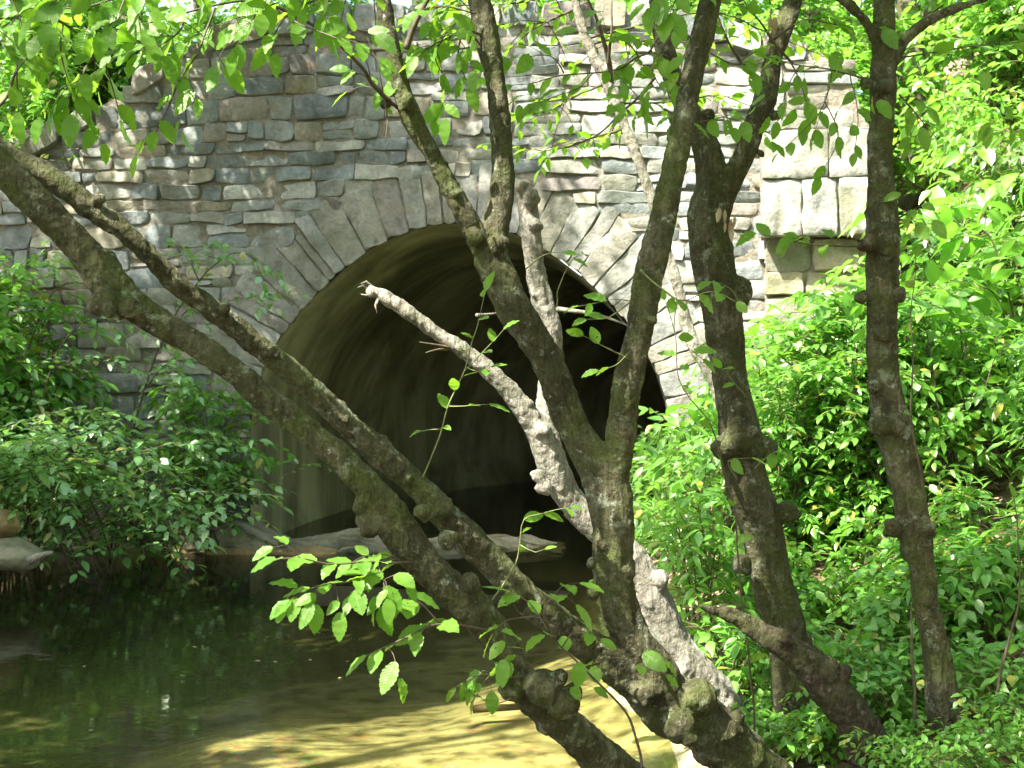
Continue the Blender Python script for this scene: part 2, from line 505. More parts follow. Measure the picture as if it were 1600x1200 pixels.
# ------------------------------------------------------------------ stones
def stone_patch(c, proud, mapf, nx=9, nz=7, rough=0.018, corner=0.16, tl=1.0):
    """one stone: c = four corners (u,z) anticlockwise from lower left; mapf(u, depth, z) -> xyz"""
    sx = np.concatenate([[0], np.linspace(0, 1, nx), [1]])
    sz = np.concatenate([[0], np.linspace(0, 1, nz), [1]])
    sx[2] = 0.03; sx[-3] = 0.97; sz[2] = 0.06; sz[-3] = 0.94
    A, B = np.meshgrid(sx, sz)
    a, b = A * 2 - 1, B * 2 - 1
    k = 1 - corner * (np.abs(a) ** 4) * (np.abs(b) ** 4)
    A2, B2 = (a * k + 1) / 2, (b * k + 1) / 2
    c = np.asarray(c, float)
    u = (c[0, 0] * (1 - A2) + c[1, 0] * A2) * (1 - B2) + (c[3, 0] * (1 - A2) + c[2, 0] * A2) * B2
    z = (c[0, 1] * (1 - A2) + c[1, 1] * A2) * (1 - B2) + (c[3, 1] * (1 - A2) + c[2, 1] * A2) * B2
    edge = np.minimum(np.minimum(A, 1 - A) / 0.03, np.minimum(B, 1 - B) / 0.06)
    dep = proud * (0.72 + 0.28 * np.clip(edge, 0, 1))
    tilt = (random.uniform(-1, 1) * (A - .5) + random.uniform(-1, 1) * (B - .5)) * 0.035 * tl
    off = random.uniform(0, 99)
    H, Wd = A.shape
    V = np.empty((H * Wd, 3))
    q = 0
    for j in range(H):
        for i in range(Wd):
            border = i == 0 or j == 0 or i == Wd - 1 or j == H - 1
            uu, zz = u[j, i], z[j, i]
            n = noise.noise(Vector((uu * 5 + off, zz * 5, off))) + 0.5 * noise.noise(Vector((uu * 13, zz * 13 + off, 1)))
            wob = 0.022
            uu2 = uu + wob * noise.noise(Vector((uu * 6, zz * 6, off + 5)))
            zz2 = zz + wob * noise.noise(Vector((uu * 6, zz * 6, off + 9)))
            dd = -0.05 if border else dep[j, i] + n * rough + tilt[j, i]
            V[q] = mapf(uu2, dd, zz2); q += 1
    idx = np.arange(H * Wd).reshape(H, Wd)
    Q = np.stack([idx[:-1, :-1].ravel(), idx[:-1, 1:].ravel(), idx[1:, 1:].ravel(), idx[1:, :-1].ravel()], 1)
    return V, Q

class Acc:
    def __init__(s): s.V = []; s.Q = []; s.n = 0
    def add(s, V, Q):
        s.V.append(V); s.Q.append(np.asarray(Q) + s.n); s.n += len(V)
    def mesh(s, name, mat, smooth=True):
        return mesh_np(name, np.concatenate(s.V), quads=np.concatenate(s.Q), mat=mat, smooth=smooth)

def fmap(base):
    return lambda u, d, z: tuple(W(u, base - d, z))

def build_bridge():
    root = empty("stone_bridge", W(0, 0, 0))
    tag(root, "old rubble stone bridge wall pierced by a round arched culvert over the stream", "bridge")
    acc = Acc()
    mf = fmap(0.0)
    def wav(u, z):
        return 0.05 * noise.noise(Vector((u * 0.55, z * 0.8, 4))) + 0.025 * noise.noise(Vector((u * 1.9, z * 1.3, 9)))
    z = -0.35
    rows = []
    while z < 5.5:
        h = random.choice([.11, .13, .15, .17, .19, .21, .24])
        rows.append((z, z + h)); z += h
    def stone(a, b, z0, z1):
        g = random.uniform(.003, .010)
        j = lambda s=.018: random.uniform(-s, s)
        c = [(a + g + j(), z0 + g + wav(a, z0) + j()), (b - g + j(), z0 + g + wav(b, z0) + j()),
             (b - g + j(), z1 - g + wav(b, z1) + j()), (a + g + j(), z1 - g + wav(a, z1) + j())]
        acc.add(*stone_patch(c, random.uniform(.006, .036), mf, 8, 6, rough=.020, corner=random.uniform(.03, .14)))
    def fill(a, b, z0, z1):
        x = a
        while x < b - 0.02:
            wd = random.uniform(.16, .55) if x < UC else random.uniform(.2, .72)
            if b - x - wd < 0.16: wd = b - x
            wd = min(wd, b - x)
            if wd > .8:
                wd = wd / 2
            mid = x + wd / 2
            if (z0 + z1) / 2 < top_z(mid) - 0.05 and z1 > ground_z(*W(mid, -0.1, 0).xy) - 0.15:
                h = z1 - z0
                split = 0.30 if mid < UC + 0.7 else 0.62
                if h > .16 and random.random() < split * .7:
                    m = z0 + h * random.uniform(.38, .62)
                    if random.random() < .4 and wd > .45:
                        q = x + wd * random.uniform(.4, .6)
                        stone(x, q, z0, m); stone(q, x + wd, z0, m); stone(x, x + wd, m, z1)
                    else:
                        stone(x, x + wd, z0, m); stone(x, x + wd, m, z1)
                else:
                    stone(x, x + wd, z0, z1)
            x += wd
    for z0, z1 in rows:
        zm = (z0 + z1) / 2
        if zm < ZS: half = RA + (0.06 if zm < ZS - 0.15 else 0.3)
        else:
            r = RA + 0.47
            half = math.sqrt(max(0, r * r - (zm - ZS) ** 2)) if zm < ZS + r else 0
        if half > 0:
            fill(U0, UC - half, z0, z1); fill(UC + half, U1, z0, z1)
        else:
            fill(U0, U1, z0, z1)
    # coping stones along the top edge
    u = U0
    while u < U1 - .3:
        wd = random.uniform(.3, .65)
        t0, t1 = top_z(u), top_z(u + wd)
        if abs(t1 - t0) > .22:
            u += wd; continue
        h0, h1 = random.uniform(.08, .17), random.uniform(.08, .17)
        acc.add(*stone_patch([(u + .01, t0 - .14), (u + wd - .01, t1 - .14), (u + wd - .01, t1 + h1), (u + .01, t0 + h0)], random.uniform(.04, .10), mf))
        u += wd
    me = acc.mesh("wall", M_STONE); me.set_sharp_from_angle(angle=math.radians(38)); put("wall", me, root)
    # voussoirs
    va = Acc()
    ang = math.radians(-4)
    while ang < math.radians(184):
        da = math.radians(random.choice((2.6, 3.0, 3.6, 4.4, 5.2, 6.4, 7.2)))
        r0, r1 = arch_r(ang + da / 2) - 0.015, RA + random.uniform(.42, .62)
        g = .0025
        j = lambda: random.uniform(-.006, .006)
        c = [(ang + da - g, r0), (ang + g, r0), (ang + g + j(), r1 + j() * 4), (ang + da - g + j(), r1 + j() * 4)]
        cc = [(UC + r * math.cos(a), ZS + r * math.sin(a)) for a, r in c]
        va.add(*stone_patch(cc, random.uniform(.015, .035), mf, 7, 11, .026, .04, .3))
        ang += da
    me = va.mesh("arch_ring", M_VOUSS); me.set_sharp_from_angle(angle=math.radians(38)); put("arch_ring", me, root)
    # mortar body with the arch opening
    bm = bmesh.new()
    pts = [(U0 - .1, -.9)] + [(q[0], q[1]) for q in TOP if q[0] < U1] + [(U1, top_z(U1)), (U1, -.9), (UC + RA, -.9)]
    pts += [(UC + arch_r(a) * math.cos(a), ZS + arch_r(a) * math.sin(a)) for a in np.linspace(0, math.pi, 60)]
    pts += [(UC - RA, -.9)]
    f = bm.faces.new([bm.verts.new(W(a, 0, b)) for a, b in pts])
    ex = bmesh.ops.extrude_face_region(bm, geom=[f])
    off = W(0, .42, 0) - W(0, 0, 0)
    for v in ex['geom']:
        if isinstance(v, bmesh.types.BMVert): v.co += off
    bmesh.ops.triangulate(bm, faces=bm.faces[:])
    bmesh.ops.recalc_face_normals(bm, faces=bm.faces[:])
    me = bpy.data.meshes.new("mortar"); bm.to_mesh(me); bm.free(); me.materials.append(M_MORTAR)
    put("mortar", me, root)
    # barrel vault
    prof = [(UC - RA + .02, -.8 + i * .19) for i in range(10)]
    prof += [(UC + (arch_r(a) - .02) * math.cos(a), ZS + (arch_r(a) - .02) * math.sin(a)) for a in np.linspace(math.pi, 0, 64)]
    prof += [(UC + RA - .02, .91 - i * .19) for i in range(10)]
    arc = np.concatenate([[0], np.cumsum([math.dist(prof[i], prof[i + 1]) for i in range(len(prof) - 1)])])
    vs = np.concatenate([np.linspace(-.035, 3, 30), np.linspace(3.3, 12.5, 30)])
    V, UV, Q = [], [], []
    n = len(prof)
    for v in vs:
        for i, (a, b) in enumerate(prof):
            k = .02 * noise.noise(Vector((a * 2, v * 1.5, b * 2))) + 0.004
            cu, cz = (UC - a, max(0, ZS - b) * 0 + (ZS - b if b > ZS else 0))
            L = math.hypot(cu, cz) or 1
            V.append(tuple(W(a + cu / L * k + bend(float(v)), float(v), b + cz / L * k)))
            UV.append((float(v), arc[i]))
    for j in range(len(vs) - 1):
        for i in range(n - 1):
            q = j * n + i
            Q.append((q, q + n, q + n + 1, q + 1))
    put("vault", mesh_np("vault", V, quads=Q, uv=UV, mat=M_VAULT), root)
    ec = [tuple(W(a + bend(12.4), 12.4, b)) for a, b in prof]  # unseen cap, added so the depth of the barrel stays dark
    me = bpy.data.meshes.new("unseen_end_cap"); me.from_pydata(ec, [], [list(range(len(ec)))]); me.materials.append(M_VAULTEND)
    put("unseen_end_cap", me, root)
    # corbelled end pier: big dressed blocks
    u0, z1 = wall_pt(1184, 216); u1, z0 = wall_pt(1352, 376)
    pr = Acc()
    zr = [z0, z0 + .52, z1 - .02]
    cuts = [[u0, u0 + .36, u0 + .68, u1], [u0, u0 + .6, u1]]
    for r in range(2):
        for i in range(len(cuts[r]) - 1):
            a, b = cuts[r][i] + .006, cuts[r][i + 1] - .006
            pr.add(*stone_patch([(a, zr[r] + .006), (b, zr[r] + .006), (b, zr[r + 1] - .006), (a, zr[r + 1] - .006)], .04, fmap(-.42), 15, 11, .028, .02))
    me = pr.mesh("pier_block", M_PIER); me.set_sharp_from_angle(angle=math.radians(38)); put("pier_block", me, root)
    pb = Acc()
    q = .3
    while q < z0 - .03:
        hh = min(random.uniform(.22, .4), z0 - q)
        x = u0 + .05
        while x < u1 - .15:
            wd = min(random.uniform(.3, .6), u1 - .1 - x)
            pb.add(*stone_patch([(x + .005, q + .005), (x + wd - .005, q + .005), (x + wd - .005, q + hh - .005), (x + .005, q + hh - .005)], random.uniform(.02, .08), fmap(-.2), 9, 7, .03, .08))
            x += wd
        q += hh
    me = pb.mesh("pier_base", M_ROCK); me.set_sharp_from_angle(angle=math.radians(38)); put("pier_base", me, root)
    bm = bmesh.new()
    def box(a, b, v0, v1, q0, q1):
        vs_ = [bm.verts.new(W(x, y, z)) for z in (q0, q1) for x, y in ((a, v0), (b, v0), (b, v1), (a, v1))]
        for f_ in ((0, 3, 2, 1), (4, 5, 6, 7), (0, 1, 5, 4), (1, 2, 6, 5), (2, 3, 7, 6), (3, 0, 4, 7)):
            bm.faces.new([vs_[k] for k in f_])
    box(u0 + .01, u1 - .01, -.41, -.07, z0 + .01, z1 - .03)
    box(u0 + .06, u1 - .12, -.19, -.08, 0.2, z0 + .004)
    bmesh.ops.subdivide_edges(bm, edges=bm.edges[:], cuts=7, use_grid_fill=True)
    for v in bm.verts:
        v.co += Vector((noise.noise(v.co * 4), noise.noise(v.co * 4 + Vector((9, 0, 0))), noise.noise(v.co * 4 + Vector((0, 9, 0))))) * .02
    me = bpy.data.meshes.new("pier_core"); bm.to_mesh(me); bm.free(); me.materials.append(M_ROCK)
    put("pier_core", me, root)
    return root
build_bridge()

def rock(name, loc, size, seed, mat, label, cat="rock", group=None, flat=0.0, sub=4, rotz=0.0):
    bm = bmesh.new()
    bmesh.ops.create_icosphere(bm, subdivisions=sub, radius=1.0)
    o = Vector((seed * 7.3, seed * 1.7, seed * 3.1))
    for v in bm.verts:
        n = v.co.copy()
        # facet by clamping against a few planes
        for k in range(7):
            pl = Vector((math.sin(seed + k * 2.1), math.cos(seed * 2 + k * 1.3), math.sin(k * 1.7 + seed))).normalized()
            dd = n.dot(pl)
            if dd > 0.72: n -= pl * (dd - 0.72) * 0.8
        n *= 1 + .16 * noise.noise(v.co * 1.6 + o) + .07 * noise.noise(v.co * 4.5 + o) + .03 * noise.noise(v.co * 11 + o)
        v.co = Vector((n.x * size[0], n.y * size[1], n.z * size[2]))
    bmesh.ops.rotate(bm, verts=bm.verts, cent=(0, 0, 0), matrix=Matrix.Rotation(rotz, 3, 'Z'))
    me = bpy.data.meshes.new(name); bm.to_mesh(me); bm.free()
    me.polygons.foreach_set("use_smooth", [True] * len(me.polygons))
    me.materials.append(mat)
    ob = bpy.data.objects.new(name, me); COL.objects.link(ob); ob.location = loc
    tag(ob, label, cat, group)
    return ob

def wz(px, py, z):
    d = (EYE - z) * F_PX / (py - 600)
    return P(px, py, d)
rock("boulder", P(2, 818, 9.3), (.14, .15, .12), 1, M_TAN, "small tan boulder perched on the grey boulder by the water edge", "boulder")
rock("boulder", P(12, 868, 9.2), (.27, .22, .13), 2, M_ROCK, "grey rounded boulder sitting in the water beneath a tan one", "boulder")
def ledge(u0, u1, v0, v1, z0, z1, sd, mat, label):
    bm = bmesh.new()
    vs_ = [bm.verts.new((x, y, z)) for z in (z0, z1) for x, y in ((u0, v0), (u1, v0), (u1, v1), (u0, v1))]
    for f_ in ((0, 3, 2, 1), (4, 5, 6, 7), (0, 1, 5, 4), (1, 2, 6, 5), (2, 3, 7, 6), (3, 0, 4, 7)):
        bm.faces.new([vs_[k] for k in f_])
    bmesh.ops.subdivide_edges(bm, edges=bm.edges[:], cuts=34, use_grid_fill=True)
    o = Vector((sd * 3.7, sd * 1.9, sd))
    for v in bm.verts:
        p = v.co.copy()
        big = Vector((noise.noise(p * 1.3 + o), noise.noise(p * 1.6 + o * 2), noise.noise(p * 1.2 + o * 3)))
        mid = Vector((noise.noise(p * 5 + o), noise.noise(p * 5 + o * 2), noise.noise(p * 5 + o * 3)))
        mid += .6 * Vector((noise.cell(p * 6 + o), noise.cell(p * 6 + o * 2), noise.cell(p * 5 + o * 3)))
        lay = noise.cell(Vector((0, 0, p.z * 11 + .25 * big.x + sd))) * .05
        q = p + Vector((big.x * .12, big.y * .16, big.z * .09)) + mid * .035
        q.y += lay
        ends = min((p.x - u0), (u1 - p.x)) / .35
        if ends < 1: q.z = z0 + (q.z - z0) * (.45 + .55 * max(0, ends)); q.y += (1 - max(0, ends)) * .12
        v.co = W(q.x, q.y, q.z)
    me = bpy.data.meshes.new("rock_ledge"); bm.to_mesh(me); bm.free()
    c0 = W((u0 + u1) / 2, (v0 + v1) / 2, z0)
    me.transform(Matrix.Translation(-c0)); me.materials.append(mat)
    me.polygons.foreach_set("use_smooth", [True] * len(me.polygons)); me.set_sharp_from_angle(angle=math.radians(40))
    ob = bpy.data.objects.new("rock_ledge", me); COL.objects.link(ob); ob.location = c0
    tag(ob, label, "rock ledge", "rock ledges along the foot of the arch")
ledge(-3.3, -1.75, -.5, .02, -.08, .21, 3, M_ROCK, "brown layered rock ledge under the drooping shrubs at the left foot of the arch")
ledge(-2.0, -.62, -.38, .2, -.08, .13, 6, M_ROCK, "long flat rock ledge below the left inner side of the arch")
ledge(-2.7, -1.1, -.62, -.38, -.08, .06, 9, M_TAN, "pale low rock lip at the waterline in front of the brown ledges")
ledge(-.8, .9, .05, .6, -.08, .05, 12, M_ROCK, "dim rock ledge in the arch mouth behind the leaning trunks")

# ------------------------------------------------------------------ stems
def spline(nodes, step):
    """nodes: list of (Vector, radius) -> resampled Catmull-Rom"""
    pts = [n[0] for n in nodes]; rad = [n[1] for n in nodes]
    out = []
    n = len(pts)
    for i in range(n - 1):
        p0, p1, p2, p3 = pts[max(i - 1, 0)], pts[i], pts[i + 1], pts[min(i + 2, n - 1)]
        k = max(1, int((p2 - p1).length / step))
        for j in range(k):
            t = j / k; t2 = t * t; t3 = t2 * t
            q = 0.5 * ((2 * p1) + (p2 - p0) * t + (2 * p0 - 5 * p1 + 4 * p2 - p3) * t2 + (3 * p1 - p0 - 3 * p2 + p3) * t3)
            out.append((q, rad[i] * (1 - t) + rad[i + 1] * t))
    out.append((pts[-1], rad[-1]))
    return out

def tube_np(path, seg=8, flute=0.0, seed=0.0, cap=True):
    n = len(path)
    C = np.array([p[0] for p in path]); R = np.array([p[1] for p in path])
    T = np.gradient(C, axis=0); T = unit(T)
    ref = np.array([0.31, 0.83, 0.46])
    N = np.empty_like(C)
    a = ref - T[0] * ref.dot(T[0]); N[0] = a / np.linalg.norm(a)
    for i in range(1, n):
        a = N[i - 1] - T[i] * N[i - 1].dot(T[i]); N[i] = a / np.linalg.norm(a)
    B = np.cross(T, N)
    th = np.linspace(0, 2 * math.pi, seg, endpoint=False)
    s = np.concatenate([[0], np.cumsum(np.linalg.norm(np.diff(C, axis=0), axis=1))])
    TT, SS = np.meshgrid(th, s)
    f = 1 + flute * (0.6 * np.sin(3 * TT + seed + SS * 1.3) + 0.5 * np.sin(5 * TT - seed * 2 + SS * 2.1) + 0.5 * np.sin(2 * TT + SS * 4.2 + seed))
    rr = R[:, None] * f
    V = C[:, None, :] + rr[..., None] * (np.cos(TT)[..., None] * N[:, None, :] + np.sin(TT)[..., None] * B[:, None, :])
    V = V.reshape(-1, 3)
    idx = np.arange(n * seg).reshape(n, seg)
    nx = np.roll(idx, -1, axis=1)
    Q = np.stack([idx[:-1].ravel(), nx[:-1].ravel(), nx[1:].ravel(), idx[1:].ravel()], 1)
    Tr = []
    if cap:
        V = np.concatenate([V, C[:1] - T[:1] * R[0] * .3, C[-1:] + T[-1:] * R[-1] * .5])
        a, b = n * seg, n * seg + 1
        Tr = [(a, nx[0, i], idx[0, i]) for i in range(seg)] + [(b, idx[-1, i], nx[-1, i]) for i in range(seg)]
    return V, Q, np.array(Tr, dtype=np.int64).reshape(-1, 3)

class Tubes:
    def __init__(s): s.V = []; s.Q = []; s.T = []; s.n = 0
    def add(s, path, seg=8, flute=0, seed=0):
        V, Q, T = tube_np(path, seg, flute, seed)
        s.V.append(V); s.Q.append(Q + s.n); s.T.append(T + s.n); s.n += len(V)
    def mesh(s, name, mat):
        return mesh_np(name, np.concatenate(s.V), quads=np.concatenate(s.Q), tris=np.concatenate(s.T), mat=mat)

def px_nodes(lst):
    return [(P(x, y, d), .82 * hw / F_PX * d) for x, y, d, hw in lst]

def slim(k, lst):
    return px_nodes([(x, y, d, hw * k) for x, y, d, hw in lst])

def gnarled(name, stems, mat, parent, voxel=0.008, knobs=(), auto=0.5, seed=1, disp=0.006, flute=0.13):
    """a continuous woody body: swept stems and knobs fused by a voxel remesh, then roughened"""
    rs = random.Random(seed)
    bm = bmesh.new()
    def addmesh(V, Q, T):
        vs = [bm.verts.new(v) for v in V]
        for q in Q: bm.faces.new([vs[i] for i in q])
        for q in T: bm.faces.new([vs[i] for i in q])
    def knob(c, r):
        m = Matrix.Translation(c) @ Matrix.Rotation(rs.uniform(0, 6), 4, 'Z') @ Matrix.Diagonal((r * rs.uniform(.8, 1.2), r * rs.uniform(.8, 1.2), r * rs.uniform(.8, 1.25), 1))
        bmesh.ops.create_icosphere(bm, subdivisions=2, radius=1.0, matrix=m)
    for si, st in enumerate(stems):
        path = spline(st, 0.03)
        path = [(p + Vector((noise.noise(p * 3 + Vector((seed, 0, 0))), noise.noise(p * 3 + Vector((0, seed, 0))), 0)) * min(.02, r * .25),
                 r * (1 + .10 * noise.noise(p * 6 + Vector((seed * 3, 0, 0))))) for p, r in path]
        addmesh(*tube_np(path, 20, flute, seed + si))
        # swellings and old branch collars
        L = len(path)
        k = int(L * 0.03 / 0.30 * auto * 2)
        for _ in range(k):
            i = rs.randrange(2, L - 2)
            p, r = path[i]
            tdir = (path[i + 1][0] - path[i - 1][0]).normalized()
            side = Vector((rs.uniform(-1, 1), rs.uniform(-1, .6), rs.uniform(-1, 1)))
            side = (side - tdir * side.dot(tdir)).normalized()
            kr = r * rs.uniform(.3, .62)
            knob(p + side * (r * 1.0 - kr * .5), kr)
            knob(p + side * (r * .8) - tdir * kr * .7, kr * .8)
            if rs.random() < .5:
                knob(p + side * (r * .9) + tdir * kr * rs.uniform(-1.5, 1.5), kr * .8)
    for (kx, ky, kd, khw) in knobs:
        c = P(kx, ky, kd); r = khw / F_PX * kd
        knob(c, r)
        for _ in range(5):
            knob(c + Vector((rs.uniform(-1, 1), rs.uniform(-.6, .5), rs.uniform(-1, 1))) * r * .8, r * rs.uniform(.3, .6))
    me0 = bpy.data.meshes.new("raw"); bm.to_mesh(me0); bm.free()
    tmp = bpy.data.objects.new("raw", me0); COL.objects.link(tmp)
    md = tmp.modifiers.new("r", 'REMESH'); md.mode = 'VOXEL'; md.voxel_size = voxel
    sm = tmp.modifiers.new("s", 'SMOOTH'); sm.factor = .5; sm.iterations = 5
    dg = bpy.context.evaluated_depsgraph_get(); dg.update()
    me = bpy.data.meshes.new_from_object(tmp.evaluated_get(dg))
    bpy.data.objects.remove(tmp); bpy.data.meshes.remove(me0)
    me.name = name
    n = len(me.vertices)
    co = np.empty(n * 3, np.float32); me.vertices.foreach_get("co", co); co = co.reshape(-1, 3)
    nr = np.empty(n * 3, np.float32); me.vertices.foreach_get("normal", nr); nr = nr.reshape(-1, 3)
    d = np.empty(n, np.float32)
    o = Vector((seed * 1.3, seed * .7, 0))
    for i in range(n):
        p = Vector(co[i])
        q = p * 14 + o
        s = noise.noise(Vector((q.x, q.y, q.z * .45)))
        ri = 1 - 2.2 * abs(noise.noise(Vector((p.x * 30, p.y * 30, p.z * 7)) + o))
        d[i] = 1.1 * s + .55 * noise.noise(p * 38) + .45 * ri + .4 * noise.noise(p * 85)
    co += nr * (d * disp)[:, None]
    me.vertices.foreach_set("co", co.ravel())
    me.polygons.foreach_set("use_smooth", np.ones(len(me.polygons), dtype=bool))
    me.materials.clear(); me.materials.append(mat)
    me.update()
    return put(name, me, parent)

# ------------------------------------------------------------------ leaves
def leaf_template(fine=True, wid=0.28, serr=0.03):
    if fine:
        t = np.linspace(0, 1, 15)
    else:
        t = np.array([0, .38, 1.0])
    w_ = wid * np.sin(np.pi * t ** 0.85) ** 0.75
    w_[0] = 0.004; w_[-1] = 0.002
    if fine:
        w_[1:-1] += serr * np.where(np.arange(1, 14) % 2, 1, -1) * .5
    V, UV, Q = [], [], []
    for i, (a, b) in enumerate(zip(t, w_)):
        droop = -.22 * a * a
        for s in (-1, 0, 1):
            ripple = .02 * math.sin(a * 22) * abs(s) if fine else 0
            V.append((s * b, a - (0.02 * abs(s)), droop + abs(s) * b * .22 + ripple)); UV.append((s * b, a))
    for i in range(len(t) - 1):
        for k in (0, 1):
            a = i * 3 + k
            Q.append((a, a + 1, a + 4, a + 3))
    return np.array(V), np.array(UV), np.array(Q)
LT_FINE = leaf_template(True)
def mid_template(wid):
    V, UV, Q = [], [], []
    for a, b in ((0, .01), (.16, .62), (.42, 1.0), (.72, .66), (1, .01)):
        for sd in (-1, 0, 1):
            V.append((sd * b * wid, a, -.20 * a * a + abs(sd) * b * wid * .25)); UV.append((sd * b * wid, a))
    for i in range(4):
        for k in (0, 1):
            q = i * 3 + k
            Q.append((q, q + 1, q + 4, q + 3))
    return np.array(V), np.array(UV), np.array(Q)
LT_CROWN = leaf_template(False, .27)
LT_LOW = mid_template(.27)
LT_NARROW = mid_template(.17)

def leaves_mesh(name, pos, ydir, nrm, size, mat, tpl=LT_LOW, curl=(0.4, 1.6)):
    tv, tuv, tq = tpl
    pos = np.asarray(pos, float); n = len(pos)
    Y = unit(np.asarray(ydir, float))
    Z = np.asarray(nrm, float); Z = unit(Z - Y * np.sum(Z * Y, 1, keepdims=True))
    X = np.cross(Y, Z)
    size = np.broadcast_to(np.asarray(size, float), (n,))
    c = rng.uniform(curl[0], curl[1], n)
    wv = rng.uniform(.85, 1.15, n)
    V = pos[:, None, :] + size[:, None, None] * (tv[None, :, 0:1] * wv[:, None, None] * X[:, None, :] + tv[None, :, 1:2] * Y[:, None, :] + (tv[None, :, 2:3] * c[:, None, None]) * Z[:, None, :])
    k = len(tv)
    Q = (tq[None] + (np.arange(n) * k)[:, None, None]).reshape(-1, 4)
    UV = np.tile(tuv, (n, 1))
    return mesh_np(name, V.reshape(-1, 3), quads=Q, uv=UV, mat=mat)

def twig_leaves(paths, spacing, tilt=0.55, droop=0.25, tip=True, updir=(0, 0, 1), both=False):
    """alternate leaves along each path -> pos, dir, normal"""
    Ps, Ds, Ns = [], [], []
    for path in paths:
        C = [p for p, r in path]
        acc = 0; side = 1
        for i in range(1, len(C)):
            acc += (C[i] - C[i - 1]).length
            last = i == len(C) - 1
            if acc >= spacing or (last and tip):
                acc = 0
                t = (C[i] - C[i - 1]).normalized()
                up = Vector(updir) + Vector((random.gauss(0, tilt), random.gauss(0, tilt), random.gauss(0, tilt * .5)))
                up.normalize()
                lat = t.cross(up)
                if lat.length < 1e-3: continue
                lat.normalize()
                for sd in ((1, -1) if both else (side,)):
                    a = random.uniform(.6, 1.2) if not (last and tip) else random.uniform(-.3, .3)
                    dv = t * math.cos(a) + lat * sd * math.sin(a) + Vector((0, 0, -random.uniform(.3, 1) * droop * 2))
                    Ps.append(C[i]); Ds.append(dv); Ns.append(up)
                side = -side
    return np.array(Ps), np.array(Ds), np.array(Ns)

def branch(parent, paths, leaf_len, spacing, thick, name="branch", mat=None, leaf_mat=None, leaf=True, tilt=.55, droop=.25, fine=True, sub=0, sub_len=.2, updir=(0, 0, 1), leaf_from=0.0, label=None):
    """woody twig given by pixel/depth paths, with its leaves as a sub-part"""
    tb = Tubes(); lp = []
    for k, pth in enumerate(paths):
        nodes = [(P(*q[:3]), 0) for q in pth]
        L = len(nodes)
        nodes = [(p, thick * (1 - .75 * i / max(1, L - 1)) if k == 0 else thick * .55 * (1 - .6 * i / max(1, L - 1))) for i, (p, _) in enumerate(nodes)]
        sp = spline(nodes, .02)
        sp = [(p + Vector((noise.noise(p * 9), noise.noise(p * 9 + Vector((5, 0, 0))), noise.noise(p * 9 + Vector((0, 5, 0))))) * .008, r) for p, r in sp]
        tb.add(sp, 6)
        j0 = int(len(sp) * leaf_from)
        lp.append(sp[j0:])
        for _ in range(sub):
            i = random.randrange(max(1, j0), len(sp))
            p, r = sp[i]
            t = (sp[min(i + 1, len(sp) - 1)][0] - sp[max(0, i - 1)][0]).normalized()
            dv = (t * .6 + Vector((random.uniform(-1, 1), random.uniform(-.8, .8), random.uniform(-.7, .3)))).normalized()
            e = p + dv * sub_len * random.uniform(.5, 1.2)
            m = (p + e) / 2 + Vector((0, 0, .02))
            s2 = spline([(p, r * .6), (m, r * .5), (e, r * .3)], .02)
            tb.add(s2, 5); lp.append(s2)
    o = put(name, tb.mesh(name, mat or M_TWIG), parent)
    if leaf:
        a, d, n = twig_leaves(lp, spacing, tilt, droop, updir=updir)
        if len(a):
            me = leaves_mesh("leaves", a, d, n, leaf_len * rng.uniform(.65, 1.15, len(a)), leaf_mat or M_LEAF, LT_FINE if fine else LT_LOW)
            lo = bpy.data.objects.new("leaves", me); COL.objects.link(lo)
            lo.parent = o
            me.transform(Matrix.Translation(-parent.location))
    if label: o['label'] = label
    return o

def branches(parent, paths, *a, **k):
    for p in paths:
        branch(parent, [p], *a, **k)

# light wells: rays from these places towards the sun stay open in the crowns
WELLS = []
def well(p, r, keep=0.0): WELLS.append((np.array(p), r, keep))
def wells_filter(pts):
    s = np.array(SUN)
    keep = np.ones(len(pts))
    for c, r, k in WELLS:
        dlt = pts - c
        t = dlt @ s
        dist = np.linalg.norm(dlt - t[:, None] * s, axis=1)
        inside = (dist < r) & (t > 0.25)
        keep = np.where(inside, np.minimum(keep, k), keep)
    return rng.random(len(pts)) < keep

# sunlit stonework, right part of the wall and the pier
for px, py, r, k in ((700, 200, .55, .6), (820, 160, .6, .5), (940, 200, .6, .5), (1080, 250, .6, .45), (1000, 340, .5, .4), (880, 300, .5, .5), (780, 300, .4, .5),
                     (1180, 200, .6, .4), (1265, 290, .75, 0.12), (1080, 400, .5, .15), (1110, 520, .5, .12), (1060, 600, .4, .15), (960, 60, .6, .2), (1180, 620, .6, .1), (680, 90, .4, .4)):
    u, z = wall_pt(px, py); well(W(u, -.1, z), r, k)
# sunlit stream bed
for px, py, r in ((620, 1120, .45), (740, 1090, .45), (860, 1110, .45), (700, 1180, .5), (850, 1190, .5), (560, 1180, .4), (960, 1110, .4), (820, 1040, .4), (1000, 1180, .4), (480, 1130, .3), (380, 1150, .2)):
    well(wz(px, py, -.15), r, .04)
